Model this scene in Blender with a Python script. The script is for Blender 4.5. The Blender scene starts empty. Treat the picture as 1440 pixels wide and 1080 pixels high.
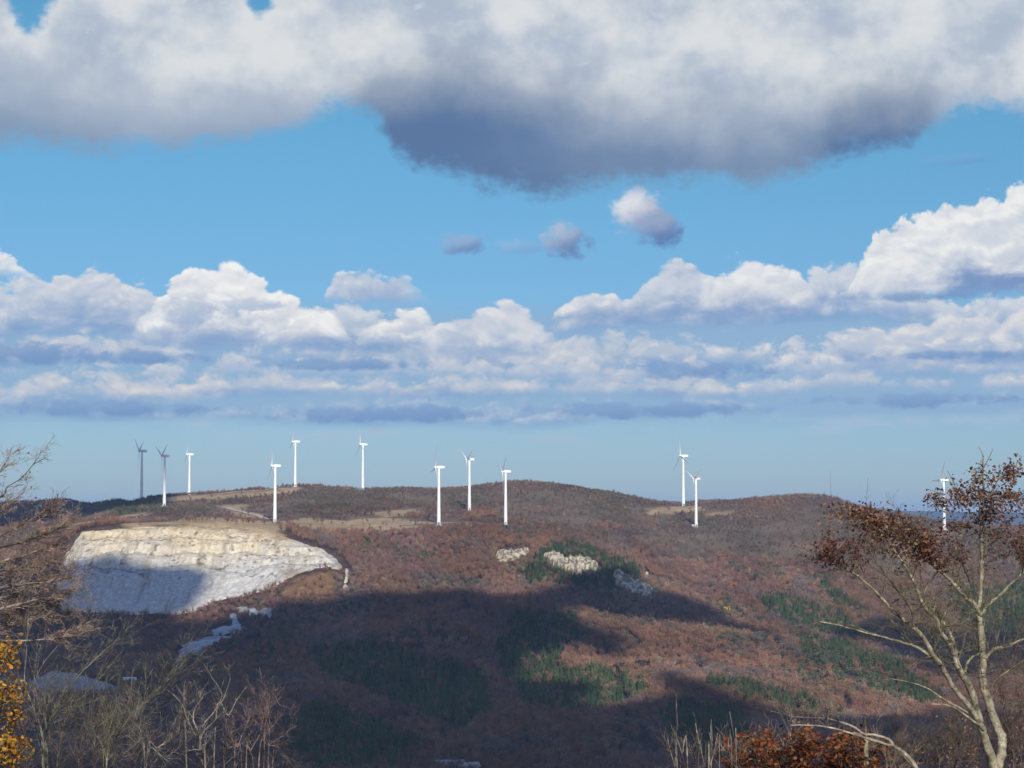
import bpy, math, random
import numpy as np
from mathutils import Vector, Matrix

scene = bpy.context.scene
COL = scene.collection
rad = math.radians

# ------------------------------------------------------------------ camera
F = 2888.0                                  # focal length in pixels of the 1440 px photograph
PITCH = math.atan((725 - 540) / F)          # the true horizon lies at row 725
cam_d = bpy.data.cameras.new("camera")
cam_d.lens = 36.0 * F / 1440
cam_d.sensor_width = 36.0
cam_d.clip_start = 0.5
cam_d.clip_end = 120000
cam = bpy.data.objects.new("camera", cam_d)
cam.location = (0, 0, 0)
cam.rotation_euler = (math.pi / 2 + PITCH, 0, 0)
COL.objects.link(cam)
scene.camera = cam

# ------------------------------------------------------------------ sun
SUN_AZ, SUN_EL = rad(11.0), rad(29.0)       # behind the camera, a little to the right
S = Vector((math.sin(SUN_AZ) * math.cos(SUN_EL), -math.cos(SUN_AZ) * math.cos(SUN_EL), math.sin(SUN_EL)))
sun_d = bpy.data.lights.new("sun", 'SUN')
sun_d.energy = 4.4
sun_d.angle = rad(0.5)
sun_d.color = (1.0, 0.93, 0.82)
sun = bpy.data.objects.new("sun", sun_d)
sun.rotation_euler = S.to_track_quat('Z', 'Y').to_euler()
sun.location = S * 50
COL.objects.link(sun)

scene.view_settings.view_transform = 'Standard'
scene.view_settings.look = 'None'
scene.view_settings.exposure = 0.0
scene.view_settings.gamma = 1.0
scene.cycles.max_bounces = 6
scene.cycles.diffuse_bounces = 3
scene.cycles.volume_bounces = 1
scene.cycles.transparent_max_bounces = 8
scene.cycles.use_denoising = True

# ------------------------------------------------------------------ world: Nishita sky with procedural cumulus
world = bpy.data.worlds.new("World")
scene.world = world
world.use_nodes = True
WT = world.node_tree
WT.nodes.clear()


class E:
    """a float socket with arithmetic"""
    def __init__(s, sock): s.s = sock
    def _m(s, op, o=None, o2=None, clamp=False):
        n = WT.nodes.new('ShaderNodeMath'); n.operation = op; n.use_clamp = clamp
        for i, v in enumerate((s, o, o2)):
            if v is None: continue
            if isinstance(v, E): WT.links.new(v.s, n.inputs[i])
            else: n.inputs[i].default_value = v
        return E(n.outputs[0])
    def __add__(s, o): return s._m('ADD', o)
    __radd__ = __add__
    def __sub__(s, o): return s._m('SUBTRACT', o)
    def __rsub__(s, o): return (s * -1.0) + o
    def __mul__(s, o): return s._m('MULTIPLY', o)
    __rmul__ = __mul__
    def __truediv__(s, o): return s._m('DIVIDE', o)
    def mx(s, o): return s._m('MAXIMUM', o)
    def mn(s, o): return s._m('MINIMUM', o)
    def clamp(s): return s._m('ADD', 0.0, clamp=True)
    def pw(s, o): return s._m('POWER', o)


def step(e, a, b):
    n = WT.nodes.new('ShaderNodeMapRange'); n.interpolation_type = 'SMOOTHSTEP'
    WT.links.new(e.s, n.inputs['Value'])
    for nm, v in (('From Min', a), ('From Max', b)):
        if isinstance(v, E): WT.links.new(v.s, n.inputs[nm])
        else: n.inputs[nm].default_value = v
    return E(n.outputs['Result'])


def vec(x, y, z=0.0):
    n = WT.nodes.new('ShaderNodeCombineXYZ')
    for i, v in enumerate((x + z * 7.3, y + z * 3.1)):      # z only picks another part of the pattern
        if isinstance(v, E): WT.links.new(v.s, n.inputs[i])
        else: n.inputs[i].default_value = v
    return n.outputs[0]


def fbm(v, scale, detail=6.0, rough=0.55, dist=0.0):
    n = WT.nodes.new('ShaderNodeTexNoise'); n.noise_dimensions = '2D'
    WT.links.new(v, n.inputs['Vector'])
    n.inputs['Scale'].default_value = scale
    n.inputs['Detail'].default_value = detail
    n.inputs['Roughness'].default_value = rough
    n.inputs['Distortion'].default_value = dist
    return E(n.outputs[0]) - 0.5


def puff(v, scale, detail=3.0, rough=0.5):
    n = WT.nodes.new('ShaderNodeTexVoronoi'); n.feature = 'F1'; n.voronoi_dimensions = '2D'
    WT.links.new(v, n.inputs['Vector'])
    n.inputs['Scale'].default_value = scale
    n.inputs['Detail'].default_value = detail
    n.inputs['Roughness'].default_value = rough
    n.inputs['Lacunarity'].default_value = 2.3
    return 0.55 - E(n.outputs['Distance'])


def curve(e, pts, x0=-3.0, x1=18.0, y0=-3.0, y1=9.0):
    n = WT.nodes.new('ShaderNodeFloatCurve')
    fx = (e - x0) / (x1 - x0)
    WT.links.new(fx.s, n.inputs['Value'])
    c = n.mapping.curves[0]
    pts = [(x0, pts[0][1])] + list(pts) + [(x1, pts[-1][1])]
    q = [((x - x0) / (x1 - x0), (y - y0) / (y1 - y0)) for x, y in pts]
    c.points[0].location = q[0]; c.points[1].location = q[-1]
    for p in q[1:-1]:
        c.points.new(*p)
    for p in c.points: p.handle_type = 'AUTO'
    n.mapping.update()
    return E(n.outputs[0]) * (y1 - y0) + y0


def rgb(c):
    n = WT.nodes.new('ShaderNodeRGB'); n.outputs[0].default_value = (*c, 1.0)
    return n.outputs[0]


def mix(a, b, f):
    n = WT.nodes.new('ShaderNodeMix'); n.data_type = 'RGBA'
    WT.links.new(f.s, n.inputs['Factor'])
    WT.links.new(a, n.inputs[6]); WT.links.new(b, n.inputs[7])
    return n.outputs[2]


def lin(r, g, b):
    f = lambda v: (v / 255 / 12.92) if v <= 10 else ((v / 255 + 0.055) / 1.055) ** 2.4
    return (f(r), f(g), f(b))


tc = WT.nodes.new('ShaderNodeTexCoord')
sx = WT.nodes.new('ShaderNodeSeparateXYZ')
WT.links.new(tc.outputs['Generated'], sx.inputs[0])
dx, dy, dz = (E(sx.outputs[i]) for i in range(3))
azim = dx._m('ARCTAN2', dy)                         # bearing, 0 = straight ahead
elev = dz._m('ARCSINE')
# cloud-field coordinates in units of two degrees of bearing and elevation
a = azim * (F / 100) + 7.2
b = 7.25 - elev * (F / 100)

# --- clear sky
sky = WT.nodes.new('ShaderNodeTexSky'); sky.sky_type = 'NISHITA'
sky.sun_disc = False
sky.sun_elevation = SUN_EL
sky.sun_rotation = math.pi - SUN_AZ
sky.altitude = 400
sky.air_density = 1.0; sky.dust_density = 0.25; sky.ozone_density = 1.6
SKY_STRENGTH = 0.1
vm = WT.nodes.new('ShaderNodeMix'); vm.data_type = 'RGBA'; vm.blend_type = 'MULTIPLY'
WT.links.new(sky.outputs[0], vm.inputs[6]); vm.inputs['Factor'].default_value = 1.0
AIR = WT.nodes.new('ShaderNodeMix'); AIR.data_type = 'RGBA'                # clear, dry autumn air: less glare at the horizon
WT.links.new(step(elev, 0.0, 0.26).s, AIR.inputs['Factor'])
AIR.inputs[6].default_value = (0.385, 0.525, 0.80, 1); AIR.inputs[7].default_value = (0.40, 0.80, 0.90, 1)
ZEN = WT.nodes.new('ShaderNodeMix'); ZEN.data_type = 'RGBA'                # deeper blue towards the zenith
WT.links.new(step(elev, 0.35, 0.8).s, ZEN.inputs['Factor'])
WT.links.new(AIR.outputs[2], ZEN.inputs[6]); ZEN.inputs[7].default_value = (0.80, 1.12, 2.15, 1)
WT.links.new(ZEN.outputs[2], vm.inputs[7])
colour = vm.outputs[2]
K = 1.0 / SKY_STRENGTH


def col(r, g, bb):
    return rgb(tuple(v * K for v in lin(r, g, bb)))


# --- shared turbulence
w2 = WT.nodes.new('ShaderNodeTexNoise'); w2.noise_dimensions = '2D'
WT.links.new(vec(a, b * 1.2, 3.3), w2.inputs['Vector'])
w2.inputs['Scale'].default_value = 0.9; w2.inputs['Detail'].default_value = 3.0
ws = WT.nodes.new('ShaderNodeSeparateColor'); WT.links.new(w2.outputs['Color'], ws.inputs[0])
warp, warp2 = E(ws.outputs[0]) - 0.5, E(ws.outputs[1]) - 0.5
aw, bw = a + warp * 0.55, b + warp2 * 0.45
n_big = fbm(vec(a, b * 1.3, 0.7), 0.75, 7.0, 0.55)
n_mid = fbm(vec(aw, bw * 1.5, 5.1), 1.9, 6.0, 0.55)
n_mid2 = fbm(vec(aw - 0.06, bw * 1.5 - 0.16, 5.1), 1.9, 3.0, 0.5)
n_fine = fbm(vec(a, b * 1.4, 8.8), 5.5, 5.0, 0.6)
n_flat2 = fbm(vec(a * 0.5, b * 2.0, 6.6), 1.5, 7.0, 0.56)
n_flat = fbm(vec(a * 0.45, b * 2.2, 2.9), 1.3, 7.0, 0.56)
pL = puff(vec(aw, bw * 1.15, 0.0), 1.3, 3.0, 0.5)
pS = puff(vec(aw, bw * 1.45, 4.0), 1.9, 3.0, 0.45)
pT = puff(vec(aw * 1.15, bw * 1.7, 7.7), 1.7, 3.0, 0.5)
pS2 = puff(vec(aw - 0.04, bw * 1.45 - 0.11, 4.0), 1.9, 1.0, 0.5)
reM = n_mid - n_mid2                                  # which side of a billow faces the light
reS = pS - pS2

# --- far streaks low over the horizon
m = step(n_flat + n_fine * 0.25, 0.02, 0.22) * step(b, 5.55, 5.85) * (1.0 - step(b, 6.05, 6.5))
colour = mix(colour, col(176, 194, 214), m * 0.55)


# --- the blue-grey undersides that fill the gaps between the rows
m = step(b + n_flat * 0.3, 4.15, 4.6) * (1.0 - step(b + n_flat * 0.5 + n_fine * 0.1, 5.75, 6.1))
colour = mix(colour, col(146, 178, 210), m * 0.85)


def row(colour, top, base, seed_n, amp_t, amp_b, soft_t, soft_b, lit, mid, dark, opa=1.0, ends=None,
        re=None, pf=None, dk0=0.46, dk1=1.02):
    """one bank of cumulus between a billowing top line and a flatter base line"""
    T = curve(a, top); B = curve(a, base)
    dt = (b - T) + (pf * amp_t + n_fine * (amp_t * 0.3) + n_mid * (amp_t * 0.4)).mn(0.07)
    db = (B - b) + seed_n * amp_b + n_fine * (amp_b * 0.25)
    al = step(dt, 0.0, soft_t) * step(db, 0.0, soft_b)
    if ends:                                          # ragged ends
        al = al * step(a + n_mid * 0.7, ends[0] - 0.3, ends[0] + 0.25) * (1.0 - step(a + n_mid * 0.7, ends[1] - 0.25, ends[1] + 0.3))
    h = (b - T) / (B - T)                            # 0 at the top, 1 at the base
    sh = step(h + n_mid * 0.35 + seed_n * 0.55 - pf * 0.2, dk0, dk1)
    soft = step(n_big * 1.0 + n_mid * 0.6 + h * 0.35 - re * 0.6 - reM * 0.6, -0.12, 0.6)
    c = mix(col(*lit), col(*mid), soft)
    c = mix(c, col(*dark), sh)
    hi = step(re + reM * 0.8 - h * 0.35, -0.10, 0.22) * (1.0 - sh) * 0.5
    c = mix(c, col(min(255, lit[0] + 14), min(255, lit[1] + 12), min(255, lit[2] + 6)), hi)
    return mix(colour, c, al * opa)


# --- lowest, farthest rows
colour = row(colour,
    [(0, 5.45), (1.5, 5.6), (3, 5.7), (5, 5.55), (7, 5.6), (9, 5.55), (11, 5.5), (13, 5.55), (14.4, 5.45)],
    [(0, 5.85), (1.2, 6.0), (3.0, 5.95), (4.5, 6.05), (6, 6.05), (7.5, 6.1), (8.6, 5.95), (9.6, 5.75), (10.6, 5.85),
     (11.6, 5.65), (12.5, 5.8), (13.4, 5.85), (14.4, 5.75)],
    n_flat, 0.25, 0.22, 0.22, 0.20, (184, 199, 218), (134, 170, 208), (118, 157, 200), 0.92, re=reS, pf=pS)
colour = row(colour,
    [(0, 5.3), (1, 5.15), (2.4, 5.22), (4, 5.12), (5, 5.2), (6.4, 5.12), (7.6, 5.22), (9, 5.1), (10.5, 5.2),
     (12, 5.12), (13.3, 5.25), (14.4, 5.15)],
    [(0, 5.75), (2.4, 5.8), (4, 5.65), (6, 5.72), (8, 5.62), (10, 5.72), (12, 5.60), (14.4, 5.65)],
    n_flat2, 0.30, 0.20, 0.20, 0.26, (216, 215, 217), (184, 197, 215), (130, 166, 206), 0.96, re=reS, pf=pT)
colour = row(colour,
    [(0, 4.7), (1.5, 4.6), (3, 4.75), (4.5, 4.7), (6, 4.6), (7.5, 4.55), (9, 4.6), (10.4, 4.75), (12, 4.6), (14.4, 4.35)],
    [(0, 5.3), (2, 5.2), (4, 5.2), (6, 5.25), (8, 5.35), (10, 5.22), (12, 5.35), (14.4, 5.35)],
    n_flat2, 0.34, 0.22, 0.22, 0.28, (216, 217, 221), (182, 195, 214), (126, 162, 204), 0.97, re=reS, pf=pT)
colour = row(colour,
    [(0, 5.2), (1.5, 5.1), (3, 5.0), (4.5, 4.98), (6, 4.92), (7.5, 4.85), (9, 4.95), (10.4, 5.0), (12, 4.9), (14.4, 4.85)],
    [(0, 5.4), (2, 5.45), (4, 5.4), (6, 5.42), (8, 5.48), (10, 5.45), (12, 5.4), (14.4, 5.45)],
    n_flat, 0.40, 0.30, 0.18, 0.28, (214, 215, 220), (186, 198, 216), (140, 172, 208), 0.8, re=reS, pf=pS)
def ball(colour, cx, cy, rx, ry, lit, dark, opa, lx=-0.5, ly=-0.8, thr=0.55):
    ex = (a - cx) / rx; ey = (b - cy) / ry
    d = ex * ex + ey * ey
    f = (1.0 - d) + n_mid * 2.3 + n_fine * 1.3
    al = step(f, 0.05, 1.0)
    t = ex * lx + ey * ly + n_mid * 1.0
    return mix(colour, mix(col(*dark), col(*lit), step(t, -thr, thr)), al * opa)


def heap(colour, top, base, lit, mid, dark, opa=0.97, amp=0.26, soft=0.09, base_soft=0.22, big=False, **kw):
    """one heaped cloud: it exists only between the ends of its own top line"""
    x0, x1 = top[0][0], top[-1][0]
    return row(colour, [(x0 - 0.6, base)] + list(top) + [(x1 + 0.6, base)], [(0, base), (14.4, base)], n_flat, amp, 0.14, soft, base_soft, lit, mid, dark, opa,
               re=reS, pf=pL if big else pS, ends=(x0, x1), **kw)


# --- the main band: a dull background bank, then the single heaps in front of it
colour = row(colour,
    [(-1, 4.0), (0.3, 3.95), (0.8, 3.92), (1.6, 3.98), (2.2, 4.1), (2.95, 4.1), (3.9, 4.15), (4.8, 4.2), (5.8, 4.3), (6.2, 4.45), (7.1, 4.4), (7.7, 4.45), (8.3, 4.25),
     (8.9, 4.15), (9.8, 3.95), (10.4, 3.85), (11.0, 3.85), (11.6, 3.8), (12.2, 3.85), (13, 4.1), (14.4, 4.2)],
    [(0, 4.95), (1.2, 4.85), (2.4, 5.0), (4, 4.98), (5.2, 5.05), (6.6, 5.0), (8, 4.75), (9.2, 4.7), (10.4, 4.75), (11.6, 4.6), (13, 4.75), (14.4, 4.85)],
    n_flat, 0.30, 0.22, 0.12, 0.28, (208, 214, 224), (176, 192, 214), (126, 160, 203), 0.97, re=reS, pf=pS)
colour = heap(colour, [(-0.6, 3.5), (0.0, 3.5), (0.25, 3.62), (0.42, 3.85)], 4.05, (240, 240, 240), (210, 215, 224), (176, 192, 214))
colour = heap(colour, [(0.5, 4.2), (0.8, 3.92), (1.2, 3.8), (1.7, 3.86), (2.1, 4.0), (2.4, 4.15)], 4.6, (212, 216, 225), (184, 197, 216), (140, 168, 206))
colour = heap(colour, [(4.4, 4.25), (4.65, 3.92), (5.0, 3.72), (5.2, 3.76), (5.4, 3.9), (5.65, 3.8), (5.85, 4.0)], 4.35, (208, 214, 224), (180, 193, 213), (150, 174, 208), 0.93)
colour = heap(colour, [(2.1, 4.3), (2.3, 4.05), (2.55, 3.84), (2.8, 3.70), (3.05, 3.66), (3.4, 3.76), (3.8, 3.98), (4.3, 4.18), (4.7, 4.35)], 5.0, (240, 240, 240), (212, 216, 224), (140, 168, 206))
colour = ball(colour, 2.75, 4.42, 0.62, 0.22, (186, 198, 217), (160, 180, 210), 0.9)
colour = ball(colour, 3.55, 4.30, 0.5, 0.10, (190, 201, 219), (168, 186, 213), 0.8)
colour = heap(colour, [(5.2, 4.5), (5.5, 4.35), (5.8, 4.3), (6.1, 4.42)], 5.05, (234, 234, 234), (200, 208, 220), (128, 162, 204))
colour = heap(colour, [(6.1, 4.55), (6.5, 4.36), (7.0, 4.20), (7.4, 4.28), (7.7, 4.48)], 5.1, (216, 219, 226), (188, 200, 217), (128, 162, 204))
colour = heap(colour, [(7.6, 4.45), (8.0, 4.14), (8.4, 4.06), (8.8, 4.12), (9.1, 4.3)], 4.6, (220, 222, 227), (190, 201, 217), (130, 162, 203))
colour = heap(colour, [(8.8, 4.25), (9.1, 3.88), (9.4, 3.66), (9.75, 3.62), (10.0, 3.8), (10.3, 3.95)], 4.6, (204, 211, 223), (172, 188, 211), (130, 162, 203))
colour = heap(colour, [(9.95, 3.92), (10.2, 3.70), (10.5, 3.60), (10.85, 3.66), (11.1, 3.76), (11.4, 3.92)], 4.55, (230, 231, 234), (204, 210, 221), (132, 162, 202))
colour = heap(colour, [(11.3, 3.95), (11.6, 3.70), (11.95, 3.66), (12.2, 3.85)], 4.45, (214, 218, 226), (184, 197, 216), (130, 160, 202))
colour = heap(colour, [(10.3, 5.3), (10.9, 5.05), (11.5, 4.78), (12.2, 4.60), (13.2, 4.52), (14.2, 4.40), (16, 4.4)], 5.25, (218, 218, 222), (184, 197, 216), (120, 156, 202))
# dark flat bases lying between the rows
for bx_, by_, rx_, ry_ in ((0.5, 5.02, 1.2, 0.20), (2.0, 5.06, 0.9, 0.12), (4.9, 5.14, 1.3, 0.10), (9.9, 5.22, 1.2, 0.16), (13.2, 5.05, 1.1, 0.08), (12.9, 4.20, 1.2, 0.12), (1.6, 5.78, 1.9, 0.13), (5.2, 5.82, 2.0, 0.15), (9.0, 5.78, 2.0, 0.14), (12.8, 5.66, 1.6, 0.12)):
    colour = ball(colour, bx_, by_, rx_, ry_, (132, 164, 204), (118, 152, 197), 0.9)
# --- big bright cumulus at the right
colour = heap(colour, [(11.85, 4.15), (12.0, 3.75), (12.2, 3.45), (12.6, 3.16), (13.1, 2.95), (13.7, 2.78), (14.2, 2.72), (15, 2.6), (17, 2.9)], 4.28,
              (234, 235, 236), (206, 212, 222), (124, 152, 196), 0.98, 0.34, 0.08, 0.2, True, dk0=0.70, dk1=1.06)


# --- small loose puffs
colour = ball(colour, 6.52, 3.45, 0.42, 0.19, (150, 178, 212), (108, 132, 178), 0.85)
colour = ball(colour, 7.30, 3.48, 0.5, 0.12, (150, 186, 220), (128, 162, 206), 0.55)
colour = ball(colour, 7.95, 3.38, 0.42, 0.30, (172, 188, 212), (106, 130, 176), 0.92)
colour = ball(colour, 9.0, 2.98, 0.45, 0.42, (222, 224, 230), (150, 165, 196), 0.97)
colour = ball(colour, 9.25, 3.25, 0.42, 0.30, (150, 165, 196), (96, 124, 176), 0.95)
colour = ball(colour, 13.4, 2.38, 0.6, 0.10, (120, 170, 214), (104, 150, 205), 0.5)

# --- the great bank overhead
B = curve(a, [(-2, 2.5), (0, 2.36), (1.2, 2.4), (2.2, 2.36), (3.2, 2.2), (4.2, 1.95), (4.75, 1.68), (5.3, 1.85), (5.6, 2.42), (6.3, 2.66),
              (7.2, 2.82), (8.2, 2.82), (9.2, 2.74), (10, 2.74), (10.7, 2.82), (11.4, 2.58), (12, 2.36), (12.7, 2.32), (13.1, 2.1),
              (13.4, 1.85), (14.4, 1.9), (16, 2.1)])
db = (B - b) + n_big * 0.38 + n_mid * 0.36 + n_fine * 0.34
al = step(db, 0.0, 0.42)
gap1 = (a - 0.45) * (a - 0.45) / 0.13 + (b - 0.02) * (b - 0.02) / 0.42       # blue gaps at the top edge
gap2 = (a - 3.62) * (a - 3.62) / 0.05 + (b + 0.10) * (b + 0.10) / 0.20
al = al * step(b + n_big * 3.0, -11.0, -7.0)
al = al * step(gap1 + n_mid * 1.3 + n_fine * 0.8, 0.45, 1.3) * step(gap2 + n_mid * 1.2 + n_fine * 0.8, 0.4, 1.3)
D1 = curve(a, [(-2, 1.1), (0, 1.15), (1.2, 1.35), (2.2, 1.5), (3.5, 1.45), (4.6, 1.4), (5.4, 1.15), (6.4, 1.0), (7.4, 1.2), (8.5, 1.4), (9.6, 1.55),
               (10.6, 1.6), (11.6, 1.5), (12.2, 1.4), (13.2, 1.5), (14.4, 1.7), (16, 1.7)])
turb = n_big * 0.45 + n_mid * 0.20 - pL * 0.10 + n_fine * 0.07
sh1 = step((b - D1) + turb, -0.55, 0.35)                      # grey underside
sh2 = step((b - D1) + turb, 0.05, 0.85)                       # dark blue base
soft = step(n_big * 1.6 + n_mid * 0.10 - reM * 0.2 - pL * 0.10 - 0.02, -0.32, 0.38)
warm = mix(col(221, 224, 226), col(174, 187, 205), soft)
warm = mix(warm, col(238, 241, 244), step(reM + n_big * 0.5, 0.15, 0.45) * 0.4)
deep = step(curve(a, [(0, 0.12), (1.5, 0.1), (3, 0.0), (4.5, 0.05), (5.3, 0.85), (6.2, 0.9), (7.5, 0.65), (9, 0.5), (10.5, 0.42), (11.4, 0.4), (12.0, 0.95), (12.9, 0.9), (13.5, 0.0)]) + n_big * 0.35, 0.1, 0.9)
grey = mix(col(172, 184, 202), col(146, 160, 181), deep)
dkc = mix(col(134, 155, 182), col(90, 118, 159), deep)
colour = mix(colour, mix(mix(warm, grey, sh1), dkc, sh2), al * 0.99)

bg = WT.nodes.new('ShaderNodeBackground')
bg.inputs['Strength'].default_value = SKY_STRENGTH
WT.links.new(colour, bg.inputs['Color'])
wo = WT.nodes.new('ShaderNodeOutputWorld')
WT.links.new(bg.outputs[0], wo.inputs['Surface'])
world.cycles.sampling_method = 'MANUAL'
world.cycles.sample_map_resolution = 512

# ------------------------------------------------------------------ helpers
RNG = np.random.default_rng(7)
random.seed(7)


def at(x, y, Y):
    """the point at forward distance Y on the line of sight through photograph pixel (x, y)"""
    c, s = math.cos(PITCH), math.sin(PITCH)
    dx_, dz_ = (x - 720) / F, (540 - y) / F
    d = np.array([dx_, c - s * dz_, s + c * dz_])
    return d * (Y / d[1])


def to_px(P):
    P = np.asarray(P, float)
    c, s = math.cos(PITCH), math.sin(PITCH)
    fw = P[..., 1] * c + P[..., 2] * s
    up = -P[..., 1] * s + P[..., 2] * c
    fw = np.where(np.abs(fw) < 1e-6, 1e-6, fw)
    return 720 + F * P[..., 0] / fw, 540 - F * up / fw


def _hash(ix, iy, seed):
    n = (ix.astype(np.int64) * 374761393 + iy.astype(np.int64) * 668265263 + seed * 974634777) & 0xFFFFFFFF
    n = ((n ^ (n >> 13)) * 1274126177) & 0xFFFFFFFF
    n = n ^ (n >> 16)
    return (n & 0xFFFFFF) / float(0xFFFFFF) * 2 - 1


def vnoise(x, y, seed=0):
    ix, iy = np.floor(x), np.floor(y)
    fx, fy = x - ix, y - iy
    ux, uy = fx * fx * fx * (fx * (fx * 6 - 15) + 10), fy * fy * fy * (fy * (fy * 6 - 15) + 10)
    ix = ix.astype(np.int64); iy = iy.astype(np.int64)
    a_, b_ = _hash(ix, iy, seed), _hash(ix + 1, iy, seed)
    c_, d_ = _hash(ix, iy + 1, seed), _hash(ix + 1, iy + 1, seed)
    return a_ + (b_ - a_) * ux + (c_ - a_) * uy + (a_ - b_ - c_ + d_) * ux * uy


def nfbm(x, y, octv=4, seed=0, gain=0.5):
    s = 0; am = 1; t = 0
    for k in range(octv):
        s = s + am * vnoise(x * 2 ** k + k * 17.3, y * 2 ** k - k * 9.1, seed + k); t += am; am *= gain
    return s / t


def in_poly(px, py, poly):
    poly = np.asarray(poly, float)
    inside = np.zeros(np.shape(px), bool)
    j = len(poly) - 1
    for i in range(len(poly)):
        xi, yi = poly[i]; xj, yj = poly[j]
        if yi != yj:
            inside ^= ((yi > py) != (yj > py)) & (px < (xj - xi) * (py - yi) / (yj - yi) + xi)
        j = i
    return inside


def poly_dist(px, py, poly):
    """distance to a polygon's outline, positive inside"""
    poly = np.asarray(poly, float)
    best = np.full(np.shape(px), 1e18)
    for i in range(len(poly)):
        x1, y1 = poly[i - 1]; x2, y2 = poly[i]
        ex, ey = x2 - x1, y2 - y1
        t = np.clip(((px - x1) * ex + (py - y1) * ey) / max(ex * ex + ey * ey, 1e-9), 0, 1)
        best = np.minimum(best, (px - x1 - t * ex) ** 2 + (py - y1 - t * ey) ** 2)
    return np.sqrt(best) * np.where(in_poly(px, py, poly), 1, -1)


def new_mesh(name, V, Fc, mat=None, smooth=False, cols=None):
    """V (n,3) array; Fc (m,3|4) int array, or a list of such arrays"""
    V = np.asarray(V, np.float32)
    blocks = Fc if isinstance(Fc, list) else [Fc]
    blocks = [np.asarray(f, np.int32) for f in blocks if len(f)]
    me = bpy.data.meshes.new(name)
    me.vertices.add(len(V)); me.vertices.foreach_set('co', V.ravel())
    li = np.concatenate([f.ravel() for f in blocks])
    sizes = np.concatenate([np.full(len(f), f.shape[1], np.int32) for f in blocks])
    me.loops.add(len(li)); me.loops.foreach_set('vertex_index', li)
    me.polygons.add(len(sizes))
    me.polygons.foreach_set('loop_start', np.concatenate([[0], np.cumsum(sizes)[:-1]]).astype(np.int32))
    me.polygons.foreach_set('loop_total', sizes)
    if smooth: me.polygons.foreach_set('use_smooth', np.ones(len(sizes), bool))
    if mat:
        me.materials.append(mat)
    if cols is not None:
        at_ = me.attributes.new('tint', 'FLOAT_COLOR', 'POINT')
        c4 = np.ones((len(V), 4), np.float32); c4[:, :3] = cols
        at_.data.foreach_set('color', c4.ravel())
    me.update(calc_edges=True)
    return me


def obj(name, me, parent=None, label=None, cat=None, group=None, kind=None, loc=None):
    o = bpy.data.objects.new(name, me)
    COL.objects.link(o)
    if parent is not None: o.parent = parent
    if loc is not None: o.location = loc
    if label: o['label'] = label
    if cat: o['category'] = cat
    if group: o['group'] = group
    if kind: o['kind'] = kind
    return o


def grid_faces(nr, nc):
    i = np.arange(nr - 1)[:, None] * nc + np.arange(nc - 1)[None, :]
    i = i.ravel()
    return np.stack([i, i + 1, i + nc + 1, i + nc], 1)


class Geo:
    """collects tubes, leaves and boxes into one mesh"""
    def __init__(s): s.v = []; s.q = []; s.t = []; s.c = []; s.n = 0
    def add(s, V, Q=None, T=None, c=(1, 1, 1)):
        V = np.asarray(V, float)
        s.v.append(V)
        c = np.asarray(c, float)
        s.c.append(np.broadcast_to(c, (len(V), 3)))
        if Q is not None and len(Q): s.q.append(np.asarray(Q) + s.n)
        if T is not None and len(T): s.t.append(np.asarray(T) + s.n)
        s.n += len(V)
    def tube(s, P, R, k=6, c=(1, 1, 1), cap=True):
        P = np.asarray(P, float); n = len(P)
        R = np.broadcast_to(np.asarray(R, float), (n,))
        T = np.gradient(P, axis=0); T /= np.linalg.norm(T, axis=1)[:, None] + 1e-9
        ref = np.array([0, 0, 1.0]) if abs(T[:, 2]).mean() < 0.8 else np.array([0, 1.0, 0])
        A = np.cross(T, ref); A /= np.linalg.norm(A, axis=1)[:, None] + 1e-9
        B_ = np.cross(T, A)
        th = np.linspace(0, 2 * math.pi, k, endpoint=False)
        ring = P[:, None, :] + R[:, None, None] * (np.cos(th)[None, :, None] * A[:, None, :] + np.sin(th)[None, :, None] * B_[:, None, :])
        i = np.arange(n - 1)[:, None] * k; j = np.arange(k)[None, :]; j2 = (j + 1) % k
        Q = np.stack([i + j, i + j2, i + k + j2, i + k + j], -1).reshape(-1, 4)
        V = ring.reshape(-1, 3); Tt = None
        if cap:
            V = np.vstack([V, P[0], P[-1]]); jj = np.arange(k)
            Tt = np.vstack([np.stack([(jj + 1) % k, jj, np.full(k, n * k)], 1),
                            np.stack([(n - 1) * k + jj, (n - 1) * k + (jj + 1) % k, np.full(k, n * k + 1)], 1)])
        s.add(V, Q, Tt, c)
    def leaf(s, p, d, u, L, W, c=(1, 1, 1), curl=0.25):
        """a lobed, folded leaf from point p along d, lying in the plane of d and u"""
        d = d / (np.linalg.norm(d) + 1e-9); w = np.cross(d, u); w /= np.linalg.norm(w) + 1e-9; nn = np.cross(w, d)
        V = [p, p + d * L * .33 + w * W * .42 + nn * L * curl * .4, p + d * L * .68 + w * W * .5 + nn * L * curl * .3,
             p + d * L - nn * L * curl * .3, p + d * L * .66 - w * W * .5 + nn * L * curl * .3,
             p + d * L * .30 - w * W * .42 + nn * L * curl * .4, p + d * L * .55 - nn * L * curl * .1]
        s.add(V, None, [[0, 6, 1], [1, 6, 2], [2, 6, 3], [3, 6, 4], [4, 6, 5], [5, 6, 0]], c)
    def mesh(s, name, mat, smooth=False):
        bl = []
        if s.q: bl.append(np.concatenate(s.q))
        if s.t: bl.append(np.concatenate(s.t))
        return new_mesh(name, np.concatenate(s.v), bl, mat, smooth, np.concatenate(s.c))


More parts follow.
